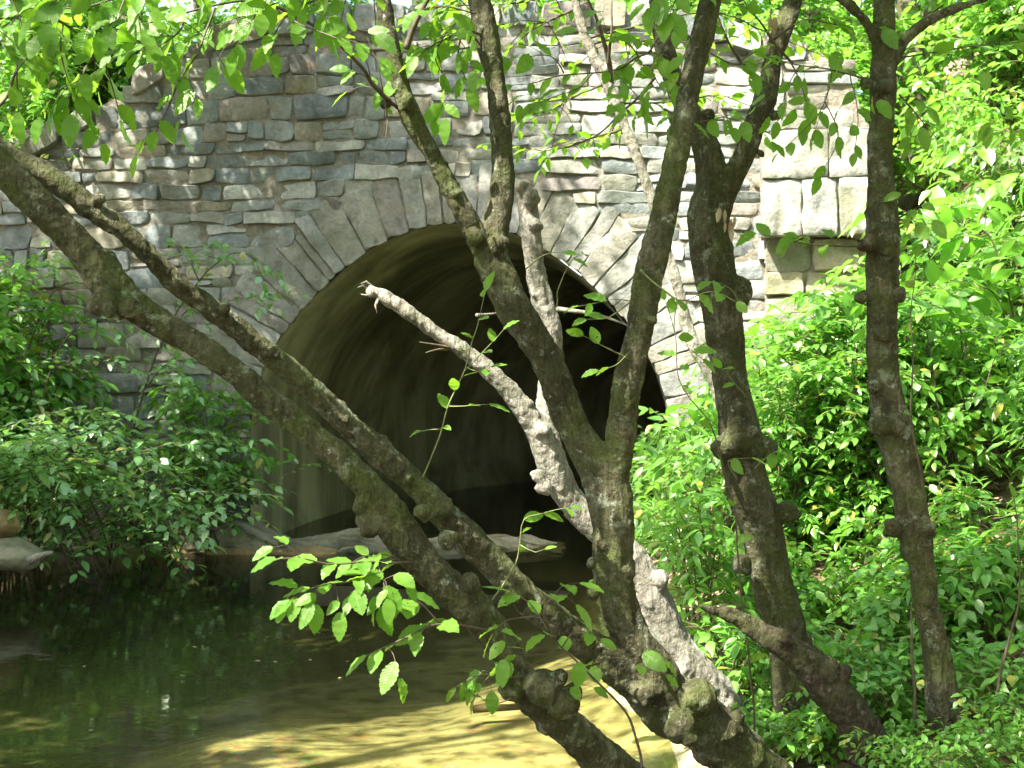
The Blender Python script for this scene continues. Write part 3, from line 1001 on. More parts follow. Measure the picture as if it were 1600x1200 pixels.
# the bank to the right
for px, py, d, r, k in ((1080, 700, 9.5, .8, .1), (1100, 850, 8, .8, .12), (1250, 650, 8.5, .9, .12), (1300, 800, 7, .8, .2), (1500, 650, 7.5, 1.0, .2), (1550, 850, 6.5, .9, .3), (1450, 500, 9, 1.0, .2),
                         (1500, 300, 10.5, 1.2, .1), (1560, 150, 11, 1.2, .1), (1300, 560, 9, .7, .15), (1060, 960, 7, .5, .1), (1300, 950, 6, .5, .3), (1120, 1080, 5.6, .35, .05), (1000, 820, 9.5, .6, .1)):
    well(P(px, py, d), r, k)
for px, py, d, r, k in ((60, 480, 11, .6, .2), (200, 600, 10.5, .55, .25), (330, 720, 10.0, .45, .25), (130, 720, 10, .5, .25), (60, 640, 10.3, .4, .3), (250, 760, 9.9, .35, .3), (40, 330, 11.3, .6, .3), (350, 420, 11.5, .4, .35), (90, 200, 12.5, .8, .2)):
    well(P(px, py, d), r, k)
for px in (640, 720, 800, 880, 960, 1040, 1120, 1200, 1280):
    well(P(px, 40, 7.5), .35, .15); well(P(px, 150, 7.5), .35, .3)
# sun flecks on the stems
for px, py, d, r in ((540, 880, 3.2, .2), (470, 890, 3.1, .2), (800, 560, 3.8, .1), (940, 520, 3.9, .12), (1030, 950, 5.0, .24), (1065, 1035, 5.0, .24), (1115, 1085, 5.0, .24), (1165, 1130, 5.0, .24), (1210, 1180, 5.0, .2), (1000, 880, 5.0, .12), (848, 655, 4.9, .11), (840, 740, 4.9, .10), (840, 600, 4.9, .08),
                     (620, 468, 4.8, .07), (690, 510, 4.8, .08), (745, 548, 4.8, .07), (1128, 700, 4.7, .09), (1165, 880, 4.8, .10), (1160, 830, 4.8, .07), (1175, 940, 4.8, .07), (1005, 280, 7.0, .2), (1025, 340, 7, .2), (975, 190, 7, .2), (915, 60, 7, .2), (1070, 480, 7, .2),
                     (150, 310, 3.5, .11), (230, 375, 3.5, .1), (345, 470, 3.6, .1), (450, 560, 3.7, .1), (560, 660, 3.8, .1), (690, 780, 3.9, .1), (800, 880, 3.95, .1), (60, 250, 3.5, .1), (200, 400, 3.3, .08), (880, 960, 4.0, .09), (1100, 1080, 4.2, .09), (860, 1080, 3.5, .07)):
    well(P(px, py, d), r, .0)
# translucent sprays at the top of the frame
for px in range(-60, 620, 70):
    for py in range(-40, 230, 75):
        if py < 240 - .3 * max(0, px): well(P(px, py, 3.3), .17, .03)
        elif py < 110: well(P(px, py, 3.5), .15, .08)

def frame_clear(pts, marg=0.25):
    """true for points that stay above the picture"""
    return pts[:, 2] > EYE + (0.318 * pts[:, 1]) + marg

def crown(parent, centres, n, leaf_len, mat, name="crown", clear=True, flat=.55, wells=True, cl=55, cr=.38, margin=.25, tpl=LT_CROWN):
    """centres: list of (centre, radii) ellipsoids filled with leaf sprays"""
    pts, dirs, nrm = [], [], []
    for c, r in centres:
        m = max(1, int(n / len(centres) / cl))
        q = rng.normal(size=(m, 3)); q = unit(q) * rng.uniform(.25, 1, (m, 1)) ** .5
        cc = np.array(c) + q * np.array(r)
        for k in range(m):
            o = rng.normal(size=(cl, 3)) * np.array([cr, cr, cr * .35])
            pts.append(cc[k] + o)
            od = unit(o * np.array([1, 1, .4]) + rng.normal(size=(cl, 3)) * .12)
            od[:, 2] -= .25
            dirs.append(od)
            nn = rng.normal(size=(cl, 3)) * flat; nn[:, 2] += 1.0
            nrm.append(nn)
    pts = np.concatenate(pts); dirs = np.concatenate(dirs); nrm = np.concatenate(nrm)
    k = np.ones(len(pts), bool)
    if wells: k &= wells_filter(pts)
    if clear: k &= frame_clear(pts, margin)
    pts, dirs, nrm = pts[k], dirs[k], nrm[k]
    me = leaves_mesh(name, pts, dirs, nrm, leaf_len * rng.uniform(.7, 1.2, len(pts)), mat, tpl)
    return put(name, me, parent)

# ------------------------------------------------------------------ the near trees
def tree_root(px, d, label, cat="tree", name="hornbeam_tree", group=None):
    x = (px - 800) / F_PX * d
    o = empty(name, (x, d, ground_z(x, d)))
    return tag(o, label, cat, group)

# A: the lower, nearest stem that leans far to the left
tA = tree_root(1060, 4.1, "gnarled trunk leaning far left across the stream, the lower of two parallel leaning stems", group="gnarled trees on the near bank")
A = slim(.88, [(1120, 1330, 4.1, 52), (1030, 1255, 3.9, 46), (952, 1198, 3.75, 43), (894, 1146, 3.65, 40), (837, 1092, 3.6, 44), (800, 1040, 3.55, 34), (746, 962, 3.5, 37),
              (664, 886, 3.45, 35), (612, 824, 3.4, 37), (580, 772, 3.38, 31), (540, 727, 3.36, 29), (440, 645, 3.34, 29), (331, 556, 3.3, 28), (250, 505, 3.3, 31), (180, 452, 3.28, 40), (120, 380, 3.26, 33),
              (60, 318, 3.22, 32), (0, 262, 3.2, 33), (-90, 180, 3.15, 32), (-260, 40, 3.05, 30), (-420, -160, 3.0, 26), (-500, -420, 3.1, 20)])
gnarled("trunk", [A], M_BARK, tA, .006, knobs=((165, 470, 3.22, 22), (200, 480, 3.24, 18), (150, 445, 3.25, 12), (850, 1075, 3.5, 34), (880, 1100, 3.5, 24), (800, 1080, 3.52, 20), (565, 790, 3.36, 14), (575, 820, 3.36, 18),
        (660, 800, 3.38, 16), (700, 845, 3.4, 16), (735, 910, 3.42, 14)), auto=.35, seed=2, disp=.0055)

# B + C: stem leaning left plus the upright forked stem from the same stool
tB = tree_root(1215, 4.35, "dark mossy tree with a left leaning stem and an upright stem forking before the arch", group="gnarled trees on the near bank")
base = [(1290, 1330, 4.4, 70), (1225, 1245, 4.35, 62), (1161, 1188, 4.3, 56), (1100, 1126, 4.25, 56), (1040, 1092, 4.2, 58)]
B = slim(.9, base + [(979, 1052, 4.15, 42), (928, 1016, 4.1, 36), (867, 969, 4.05, 32), (800, 909, 4.0, 31), (735, 846, 3.95, 34), (692, 800, 3.9, 31), (640, 746, 3.88, 27), (590, 704, 3.85, 26), (526, 646, 3.8, 24), (456, 582, 3.75, 23),
             (364, 508, 3.68, 23), (270, 436, 3.6, 22), (200, 366, 3.56, 23), (145, 326, 3.54, 25), (70, 272, 3.5, 24), (0, 236, 3.5, 24), (-120, 160, 3.5, 22), (-300, 20, 3.5, 20), (-420, -200, 3.6, 16)])
C = slim(.94, base[2:] + [(1010, 1040, 4.15, 46), (978, 982, 4.12, 35), (956, 901, 4.1, 34), (956, 815, 4.1, 38), (942, 745, 4.1, 40), (901, 672, 4.1, 30), (854, 562, 4.08, 32), (810, 491, 4.06, 36), (783, 434, 4.05, 36),
             (770, 390, 4.05, 33), (786, 304, 4.05, 22), (783, 219, 4.05, 19), (773, 118, 4.05, 20), (753, 27, 4.05, 21), (738, -60, 4.05, 20), (720, -300, 4.1, 16), (690, -600, 4.2, 10)])
C1a = px_nodes([(775, 420, 4.05, 24), (748, 372, 4.03, 23), (726, 331, 4.0, 19), (682, 253, 3.98, 17), (637, 172, 3.96, 19), (621, 101, 3.95, 14), (604, 27, 3.95, 14), (590, -60, 3.95, 13), (560, -300, 3.9, 9)])
C2 = px_nodes([(945, 780, 4.1, 30), (966, 716, 4.08, 27), (982, 609, 4.05, 26), (1002, 511, 4.02, 25), (1019, 420, 4.0, 27), (1036, 350, 4.0, 22), (1056, 253, 4.0, 23), (1080, 135, 4.0, 22), (1107, 17, 4.0, 21), (1125, -60, 4.0, 20), (1180, -300, 4.1, 14), (1240, -600, 4.2, 8)])
gnarled("trunk", [B, C, C1a, C2], M_BARK, tB, .0065, knobs=((928, 925, 4.02, 12), (925, 880, 4.02, 9), (690, 795, 3.86, 16), (640, 750, 3.84, 10), (350, 482, 3.62, 8), (430, 550, 3.68, 8), (540, 655, 3.75, 8),
        (1090, 1090, 4.15, 26), (1130, 1140, 4.2, 28), (1060, 1130, 4.12, 26), (1010, 1080, 4.1, 22), (637, 160, 3.9, 14), (605, 160, 3.92, 10), (155, 308, 3.5, 9), (1030, 380, 3.96, 10), (1020, 500, 3.96, 7), (780, 380, 4.0, 14), (742, 372, 3.98, 12)),
        auto=.38, seed=5, disp=.0055)

# D: the pale broken tree behind
tD = tree_root(1240, 5.1, "pale sunlit tree with two broken off limbs standing behind the dark forked tree", group="gnarled trees on the near bank")
D = px_nodes([(1290, 1270, 5.1, 40), (1228, 1190, 5.08, 36), (1161, 1127, 5.05, 32), (1094, 1053, 5.0, 34), (1050, 1005, 5.0, 34), (1016, 925, 5.0, 30), (990, 872, 5.0, 27), (935, 830, 4.98, 25), (892, 785, 4.95, 25), (866, 735, 4.92, 26), (848, 690, 4.9, 27), (822, 648, 4.88, 20),
              (786, 602, 4.86, 17), (739, 559, 4.84, 15), (685, 523, 4.82, 14), (631, 484, 4.8, 13), (596, 462, 4.8, 12), (574, 452, 4.8, 10)])
D2 = px_nodes([(850, 700, 4.9, 20), (852, 640, 4.95, 18), (862, 545, 5.0, 18), (845, 467, 5.0, 21), (834, 417, 5.0, 19), (828, 354, 5.0, 19), (823, 306, 5.0, 19), (818, 286, 5.0, 15)])
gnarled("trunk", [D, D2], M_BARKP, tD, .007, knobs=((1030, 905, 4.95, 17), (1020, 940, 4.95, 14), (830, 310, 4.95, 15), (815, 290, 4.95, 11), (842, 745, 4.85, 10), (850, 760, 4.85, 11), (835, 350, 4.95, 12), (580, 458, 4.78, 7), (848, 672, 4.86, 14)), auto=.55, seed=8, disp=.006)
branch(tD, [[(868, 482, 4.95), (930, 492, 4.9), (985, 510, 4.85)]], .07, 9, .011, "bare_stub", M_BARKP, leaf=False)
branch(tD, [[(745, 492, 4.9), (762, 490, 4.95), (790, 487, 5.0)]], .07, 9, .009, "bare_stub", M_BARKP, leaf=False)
for q in ([(705, 545, 4.8), (680, 540, 4.76), (655, 535, 4.74)], [(700, 548, 4.8), (682, 548, 4.75), (665, 552, 4.74)]):
    branch(tD, [q], .07, 9, .006, "splinter", M_STEM, leaf=False)

for q in ([(580, 455, 4.8), (566, 447, 4.79), (558, 450, 4.78)], [(582, 450, 4.8), (572, 440, 4.79), (563, 444, 4.78)], [(590, 468, 4.78), (587, 478, 4.77), (590, 490, 4.77)], [(582, 460, 4.79), (570, 462, 4.77), (562, 460, 4.76)]):
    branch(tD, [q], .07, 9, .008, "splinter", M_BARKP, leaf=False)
# E: forked tree right of centre
tE = tree_root(1265, 4.85, "stout grey trunk dividing in a high fork, right of the arch", group="gnarled trees on the near bank")
E = px_nodes([(1280, 1290, 4.9, 70), (1262, 1200, 4.85, 55), (1252, 1137, 4.85, 45), (1239, 1070, 4.84, 38), (1225, 989, 4.82, 37), (1208, 918, 4.8, 37), (1195, 834, 4.78, 40), (1175, 771, 4.76, 41), (1161, 704, 4.75, 45), (1151, 636, 4.73, 36), (1138, 535, 4.72, 36),
              (1121, 417, 4.7, 36), (1112, 337, 4.7, 37), (1112, 275, 4.7, 30), (1090, 200, 4.68, 22), (1058, 140, 4.66, 20), (1040, 80, 4.65, 19), (1030, 10, 4.65, 17), (1022, -60, 4.65, 16), (1000, -350, 4.7, 11)])
E2 = px_nodes([(1118, 345, 4.7, 26), (1134, 296, 4.68, 23), (1158, 252, 4.66, 20), (1178, 202, 4.65, 20), (1195, 159, 4.65, 20), (1208, 95, 4.65, 16), (1225, 44, 4.65, 17), (1242, -5, 4.65, 15), (1262, -80, 4.65, 14), (1330, -350, 4.7, 9)])
gnarled("trunk", [E, E2], M_BARK, tE, .007, knobs=((1160, 690, 4.66, 26), (1130, 700, 4.68, 18), (1195, 700, 4.7, 20), (1150, 455, 4.68, 22), (1158, 880, 4.7, 14), (1215, 180, 4.62, 8), (1050, 210, 4.62, 8), (1230, 800, 4.74, 16), (1106, 180, 4.64, 10), (1190, 240, 4.62, 7)), auto=.35, seed=13, disp=.0055)

# G: straight right hand trunk
tG = tree_root(1495, 4.6, "straight knobbly trunk rising from the undergrowth with two short limbs near its top", group="gnarled trees on the near bank")
G = px_nodes([(1520, 1280, 4.65, 48), (1491, 1170, 4.6, 38), (1476, 1104, 4.58, 32), (1465, 1036, 4.56, 28), (1448, 952, 4.54, 26), (1438, 884, 4.52, 25), (1424, 820, 4.5, 32), (1414, 761, 4.5, 29), (1394, 675, 4.5, 31), (1384, 609, 4.5, 29), (1377, 518, 4.5, 28),
              (1377, 434, 4.5, 31), (1379, 371, 4.5, 33), (1377, 304, 4.5, 26), (1375, 236, 4.5, 22), (1379, 145, 4.5, 23), (1381, 95, 4.5, 20), (1384, 17, 4.5, 19), (1386, -60, 4.5, 18), (1400, -350, 4.5, 13)])
G1 = px_nodes([(1379, 100, 4.5, 12), (1362, 48, 4.45, 9), (1340, 20, 4.42, 9), (1315, -2, 4.4, 9), (1270, -40, 4.35, 8)])
G2 = px_nodes([(1388, 110, 4.5, 13), (1412, 66, 4.5, 11), (1445, 35, 4.5, 11), (1490, 14, 4.5, 9), (1535, -2, 4.5, 7), (1600, -40, 4.5, 6)])
gnarled("trunk", [G, G1, G2], M_BARK, tG, .0065, knobs=((1352, 130, 4.44, 9), (1385, 135, 4.42, 12), (1346, 465, 4.44, 12), (1405, 460, 4.44, 12), (1380, 375, 4.42, 26), (1365, 605, 4.44, 10), (1375, 665, 4.44, 16), (1400, 668, 4.44, 14), (1395, 825, 4.46, 14), (1445, 825, 4.46, 14), (1380, 520, 4.44, 13), (1350, 385, 4.46, 10)), auto=.35, seed=17, disp=.005)

# H: dead snag
tH = tree_root(1372, 4.4, "dark dead trunk broken off and leaning left with a splintered pointed tip", "dead trunk", "dead_snag")
H = px_nodes([(1400, 1270, 4.45, 52), (1364, 1188, 4.4, 44), (1340, 1137, 4.38, 41), (1303, 1087, 4.36, 38), (1269, 1043, 4.34, 34), (1222, 1008, 4.3, 24), (1180, 986, 4.28, 15), (1134, 962, 4.26, 9), (1086, 945, 4.24, 3)])
H2 = px_nodes([(1222, 1000, 4.3, 12), (1170, 968, 4.28, 8), (1130, 948, 4.26, 4)])
gnarled("trunk", [H, H2], M_DEAD, tH, .0065, knobs=((1290, 1050, 4.3, 16), (1225, 995, 4.26, 12), (1310, 1055, 4.32, 14)), auto=.4, seed=23, disp=.008)

# F: slim pale tree behind
tF = tree_root(1185, 7.0, "slim pale sunlit trunk slanting up left between the forked trees and the wall", name="slender_tree")
Fp = px_nodes([(1230, 1000, 7.0, 17), (1180, 800, 7.0, 15), (1120, 610, 7.0, 13), (1080, 528, 7.0, 12), (1060, 455, 7.0, 10), (1030, 345, 7.0, 10), (1004, 270, 7.0, 9.5), (978, 200, 7.0, 9), (950, 130, 7.0, 10), (920, 68, 7.0, 9), (900, 10, 7.0, 8.5), (880, -60, 7.0, 8), (830, -250, 7, 6)])
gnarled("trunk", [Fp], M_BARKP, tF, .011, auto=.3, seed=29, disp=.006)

# leaf sprays that belong to the near trees -----------------------------------------------------
up_face = (0, -.55, .75)
LL = .08
branch(tB, [[(622, 168, 3.95), (590, 140, 3.85), (560, 100, 3.7), (510, 55, 3.6), (440, 14, 3.5), (385, 2, 3.45), (330, 8, 3.4), (240, 32, 3.35), (160, 55, 3.3), (90, 70, 3.3)],
            [(430, 12, 3.5), (470, 38, 3.45), (530, 62, 3.4)], [(336, 10, 3.4), (322, 50, 3.38), (310, 85, 3.36), (285, 120, 3.35), (265, 165, 3.35), (243, 208, 3.36)],
            [(241, 32, 3.35), (236, 60, 3.33), (218, 84, 3.3)], [(290, 20, 3.36), (280, 50, 3.3), (240, 75, 3.28)]], LL, .052, .0065, sub=3, sub_len=.14, updir=up_face, leaf_from=.25)
branch(tB, [[(-60, -40, 3.2), (40, 10, 3.25), (110, 45, 3.3), (150, 85, 3.33), (172, 125, 3.35), (190, 185, 3.38)], [(100, 40, 3.28), (96, 80, 3.28), (110, 140, 3.3), (104, 165, 3.3)], [(150, 85, 3.33), (125, 125, 3.3), (140, 180, 3.3)]], LL, .05, .005, sub=3, sub_len=.15, updir=up_face)
branch(tB, [[(-60, 210, 3.2), (0, 165, 3.2), (20, 130, 3.2), (36, 80, 3.2), (25, 20, 3.2), (0, -30, 3.2)], [(30, 100, 3.2), (28, 150, 3.2), (30, 175, 3.2)], [(-20, 90, 3.2), (20, 60, 3.2), (70, 50, 3.2)]], LL, .05, .005, sub=3, sub_len=.15, updir=up_face)
branch(tB, [[(600, -40, 3.6), (520, -10, 3.5), (450, 20, 3.45), (420, 70, 3.45)], [(520, -10, 3.5), (470, -8, 3.4), (360, 30, 3.4), (300, 60, 3.4)], [(450, -30, 3.4), (400, 20, 3.3), (370, 80, 3.3)]], LL, .055, .005, sub=3, sub_len=.15, updir=up_face)
branch(tB, [[(300, -60, 3.3), (200, -10, 3.25), (130, 10, 3.2), (60, 10, 3.2)], [(200, -10, 3.25), (180, 30, 3.2), (150, 60, 3.2)], [(150, -60, 3.2), (100, -10, 3.1), (50, 30, 3.1)]], LL, .052, .005, sub=3, sub_len=.15, updir=up_face)
branch(tB, [[(634, 78, 3.95), (648, 40, 3.94), (672, -5, 3.92), (700, -60, 3.9)]], LL, .2, .012, leaf=False, name="side_limb", mat=M_TWIG)
branch(tB, [[(765, 60, 4.05), (730, 50, 4.0), (690, 62, 3.95), (650, 90, 3.9)], [(720, 52, 4.0), (715, 90, 3.95), (735, 135, 3.95)], [(690, 62, 3.96), (680, 90, 3.95), (690, 115, 3.95)], [(745, 20, 4.0), (690, 10, 3.95), (650, 20, 3.9)]], .08, .045, .006, sub=3, sub_len=.14, updir=up_face)
branch(tB, [[(600, 150, 3.9), (604, 190, 3.88), (603, 225, 3.88)], [(601, 150, 3.9), (590, 100, 3.86), (575, 60, 3.84)]], LL, .3, .004, name="bare_twig", leaf=False)
branch(tB, [[(612, 160, 3.9), (580, 125, 3.86), (545, 110, 3.84)], [(580, 125, 3.86), (570, 90, 3.82), (545, 60, 3.8)]], .07, .06, .004, sub=2, sub_len=.12, updir=up_face)
# shoot in front of the arch
branch(tB, [[(660, 748, 3.86), (684, 690, 3.83), (700, 640, 3.8), (722, 590, 3.8), (742, 530, 3.8), (752, 480, 3.8), (760, 455, 3.8)],
            [(725, 582, 3.8), (760, 545, 3.77), (785, 515, 3.75)], [(702, 636, 3.8), (735, 634, 3.77), (762, 632, 3.76)], [(690, 672, 3.8), (670, 672, 3.8), (655, 674, 3.8)], [(728, 575, 3.8), (745, 580, 3.76), (765, 572, 3.75)]],
       .062, .045, .0035, "shoot", M_SHOOT, updir=(0, -.3, .9), leaf_from=.2, droop=.1)
branch(tB, [[(770, 935, 3.95), (800, 890, 3.9), (812, 850, 3.88), (818, 812, 3.88), (850, 802, 3.86), (890, 795, 3.85)], [(812, 850, 3.88), (835, 862, 3.86), (850, 858, 3.85)]], .06, .05, .0035, "shoot", M_SHOOT, updir=(0, -.3, .9), leaf_from=.3, droop=.1)
branch(tB, [[(985, 470, 4.0), (950, 495, 3.95), (915, 500, 3.92)], [(985, 470, 4.0), (945, 470, 3.92), (905, 478, 3.9)]], .07, .05, .003, "shoot", M_SHOOT, updir=(0, -.3, .9), leaf_from=.3, droop=.1)
branch(tB, [[(985, 560, 4.0), (945, 540, 3.95), (910, 525, 3.92)], [(985, 545, 4.0), (960, 570, 3.95), (935, 580, 3.92)]], .07, .05, .003, "shoot", M_SHOOT, updir=(0, -.3, .9), leaf_from=.3, droop=.1)
branches(tB, [[(820, 420, 4.0), (850, 400, 3.95), (880, 395, 3.9)], [(868, 480, 4.9), (885, 420, 4.6), (910, 395, 4.4)]], .06, .06, .003, "shoot", M_SHOOT, updir=(0, -.3, .9), leaf_from=.5, droop=.1)
branch(tB, [[(1000, 420, 3.95), (1060, 470, 3.9), (1110, 455, 3.85), (1150, 470, 3.8)], [(1060, 470, 3.9), (1055, 520, 3.86), (1100, 560, 3.82)]], .07, .06, .0035, "shoot", M_SHOOT, updir=(0, -.3, .9), leaf_from=.3, droop=.2)
# low sprays over the water
branch(tA, [[(650, 880, 3.4), (600, 880, 3.3), (560, 880, 3.2), (510, 880, 3.15), (470, 872, 3.1), (432, 876, 3.1)], [(600, 880, 3.3), (560, 905, 3.2), (500, 915, 3.15), (455, 935, 3.1)], [(590, 880, 3.28), (600, 915, 3.2), (590, 945, 3.2)]], .072, .035, .004, sub=4, sub_len=.10, tilt=.3, updir=(0, -.25, 1), droop=.15, leaf_from=.1)
branch(tA, [[(760, 985, 3.45), (700, 975, 3.35), (650, 990, 3.25), (605, 1010, 3.2), (572, 1025, 3.2)], [(690, 975, 3.34), (650, 940, 3.3), (615, 945, 3.25)]], .08, .045, .005, sub=2, sub_len=.1, tilt=.3, updir=(0, -.25, 1), droop=.15, leaf_from=.2)
branch(tA, [[(1003, 1230, 3.5), (1000, 1180, 3.5), (985, 1125, 3.48), (950, 1080, 3.45), (910, 1045, 3.42), (860, 990, 3.4), (830, 940, 3.4), (800, 925, 3.4)],
            [(860, 990, 3.4), (850, 950, 3.35), (880, 930, 3.3), (900, 945, 3.3)], [(910, 1045, 3.42), (960, 1030, 3.35), (1010, 1045, 3.3), (1040, 1055, 3.3)], [(880, 1010, 3.4), (900, 985, 3.35), (940, 1000, 3.3)],
            [(880, 1015, 3.4), (830, 1020, 3.35), (810, 1000, 3.3)], [(840, 960, 3.4), (790, 970, 3.35), (770, 990, 3.35)]], .074, .06, .0045, sub=1, sub_len=.12, tilt=.3, updir=(0, -.25, 1), droop=.12, leaf_from=.42)
branch(tA, [[(810, 1060, 3.5), (770, 1055, 3.42), (740, 1060, 3.4), (712, 1075, 3.4)], [(770, 1055, 3.42), (755, 1075, 3.4), (745, 1090, 3.4)]], .06, .035, .003, sub=1, sub_len=.08, updir=(0, -.4, .8))
branches(tA, [[(870, 1085, 3.5), (905, 1070, 3.46), (930, 1075, 3.44)], [(800, 1090, 3.5), (770, 1100, 3.45), (752, 1090, 3.45)]], .05, .06, .002, updir=(0, -.4, .8))
# upper middle
for pth in ([(950, 130, 7.0), (900, 150, 7.2), (850, 175, 7.4), (790, 180, 7.5)], [(978, 200, 7.0), (930, 215, 7.2), (860, 235, 7.4), (810, 230, 7.5)], [(905, 10, 7.0), (850, 35, 7.2), (780, 40, 7.4), (690, 55, 7.6)],
            [(925, 70, 7.0), (980, 60, 7.2), (1060, 75, 7.4), (1140, 60, 7.5)], [(962, 160, 7.0), (1040, 160, 7.2), (1120, 150, 7.4), (1170, 165, 7.5)], [(895, -20, 7.0), (800, 5, 7.2), (700, 10, 7.4), (620, 30, 7.5)], [(920, 60, 7.0), (1100, 20, 7.4), (1200, 50, 7.6), (1290, 90, 7.8)]):
    branch(tF, [pth], .085, .055, .008, sub=9, sub_len=.32, tilt=.4, droop=.1, fine=False)
tF_b = branch(tF, [[(955, 130, 7.0), (950, 90, 6.9), (935, 40, 6.8), (915, -10, 6.7)], [(950, 100, 6.9), (956, 50, 6.8), (955, 0, 6.8)]], .08, .5, .02, "limb", M_TWIG, leaf=False)
branch(tE, [[(1030, 60, 4.6), (1000, 90, 4.4), (950, 110, 4.3), (880, 118, 4.25), (800, 135, 4.2)], [(960, 110, 4.3), (985, 135, 4.25), (1005, 165, 4.2)], [(930, 112, 4.3), (900, 140, 4.25), (840, 160, 4.2)], [(1000, 90, 4.4), (970, 60, 4.3), (900, 50, 4.3)], [(880, 115, 4.25), (860, 90, 4.2), (810, 90, 4.2)]], .08, .062, .005, sub=3, sub_len=.14, updir=up_face, droop=.2)
branch(tE, [[(1025, 120, 4.5), (1000, 150, 4.45), (968, 180, 4.4), (930, 212, 4.4), (884, 230, 4.4)]], .09, .5, .006, "bare_limb", M_TWIG, leaf=False)
branch(tE, [[(1070, -40, 3.9), (1055, 0, 3.85), (1045, 25, 3.8)], [(1060, -10, 3.86), (1030, -5, 3.8), (1010, 5, 3.8)]], .09, .03, .004, updir=(0, -.7, .4), sub=1, sub_len=.06)
branches(tE, [[(1040, 170, 4.6), (1080, 190, 4.5), (1140, 180, 4.4)], [(1045, 60, 4.6), (1020, 100, 4.5), (1035, 140, 4.4)], [(1050, 30, 4.5), (1080, 60, 4.4), (1150, 100, 4.35), (1200, 90, 4.3)]], .085, .06, .005, sub=3, sub_len=.2, updir=up_face)
branch(tG, [[(1365, 130, 4.45), (1330, 115, 4.4), (1280, 105, 4.35), (1210, 95, 4.3)], [(1300, 110, 4.36), (1290, 160, 4.33), (1260, 200, 4.3), (1215, 240, 4.3)], [(1290, 160, 4.33), (1310, 220, 4.3), (1280, 275, 4.3)], [(1330, 115, 4.4), (1340, 180, 4.35), (1335, 240, 4.3)], [(1250, 100, 4.32), (1230, 140, 4.3), (1215, 190, 4.3)]], .068, .07, .0045, sub=2, sub_len=.12, updir=up_face, droop=.3)
branch(tG, [[(1400, 90, 4.5), (1470, 80, 4.45), (1530, 72, 4.4), (1610, 64, 4.35)], [(1500, 74, 4.42), (1545, 120, 4.4), (1580, 200, 4.4)]], .08, .12, .004, sub=3, sub_len=.2, updir=up_face)
branches(tG, [[(1405, 150, 4.45), (1440, 190, 4.4), (1460, 210, 4.4)], [(1340, 385, 4.45), (1270, 382, 4.4), (1180, 366, 4.4)], [(1405, 340, 4.5), (1440, 320, 4.4)]], .075, .06, .004, sub=3, sub_len=.14, updir=up_face)
branches(tE, [[(1240, 100, 4.6), (1190, 40, 4.5), (1160, 0, 4.45)], [(1210, 60, 4.55), (1260, 30, 4.5), (1310, 40, 4.5)], [(1160, 100, 4.6), (1135, 60, 4.5), (1120, 20, 4.5)]], .08, .07, .006, sub=3, sub_len=.2, updir=up_face)
branches(tE, [[(1160, 480, 4.6), (1140, 450, 4.5), (1110, 440, 4.4)], [(1165, 620, 4.6), (1150, 600, 4.45), (1125, 575, 4.4)], [(1180, 730, 4.6), (1215, 705, 4.45), (1230, 715, 4.4)], [(1150, 750, 4.6), (1140, 720, 4.5), (1175, 715, 4.45)]], .075, .07, .0035, "shoot", M_SHOOT, updir=(0, -.4, .8), leaf_from=.35)
# hanging strips of dead leaves on the forked trunk
rq = random.Random(4)
for spot in ((1128, 330, 4.56), (1143, 345, 4.56), (1207, 15, 4.56)):
    pp, dd, nn = [], [], []
    for _ in range(4):
        pp.append(P(spot[0] + rq.uniform(-7, 7), spot[1] + rq.uniform(-10, 25), spot[2] - rq.uniform(0, .03))); dd.append((rq.uniform(-.25, .25), rq.uniform(-.2, .1), -1)); nn.append((rq.uniform(-.8, .8), -1, .2))
    put("dead_leaf_strip", leaves_mesh("dead_leaf_strip", [tuple(p) for p in pp], dd, nn, np.array([rq.uniform(.035, .07) for _ in pp]), M_LITTER, LT_NARROW, (-1, 3)), tE)

# thin climbing stems on their own roots
def thin_stem(px, d, path, thick, label, leaf=True, spacing=.14, ll=.07):
    r = tree_root(px, d, label, "climbing stem", "climbing_stem", "thin climbing stems")
    branch(r, [path], ll, spacing, thick, "stem", M_TWIG, leaf=leaf, updir=(0, -.4, .8))
thin_stem(1180, 4.5, [(1185, 1290, 4.5), (1178, 1100, 4.5), (1160, 960, 4.5), (1150, 830, 4.5), (1135, 740, 4.5), (1110, 665, 4.5), (1065, 600, 4.5), (1055, 520, 4.5), (1040, 470, 4.5)], .0045, "thin dark stem climbing past the left edge of the stout forked trunk")
thin_stem(1432, 4.45, [(1432, 1290, 4.45), (1430, 1140, 4.45), (1425, 1000, 4.45), (1424, 940, 4.45)], .0095, "straight thin pole at the left foot of the straight knobbly trunk", leaf=False)
thin_stem(1450, 4.55, [(1450, 900, 4.5), (1440, 750, 4.45), (1424, 650, 4.42), (1428, 560, 4.4), (1424, 480, 4.4), (1432, 400, 4.4)], .0050, "thin vine close against the right side of the straight knobbly trunk")
thin_stem(1555, 4.5, [(1556, 1280, 4.5), (1556, 1100, 4.5), (1575, 1010, 4.5), (1592, 930, 4.5), (1592, 860, 4.5), (1585, 780, 4.5)], .0075, "crooked dark sapling stem in the undergrowth right of the straight trunk", spacing=.2)

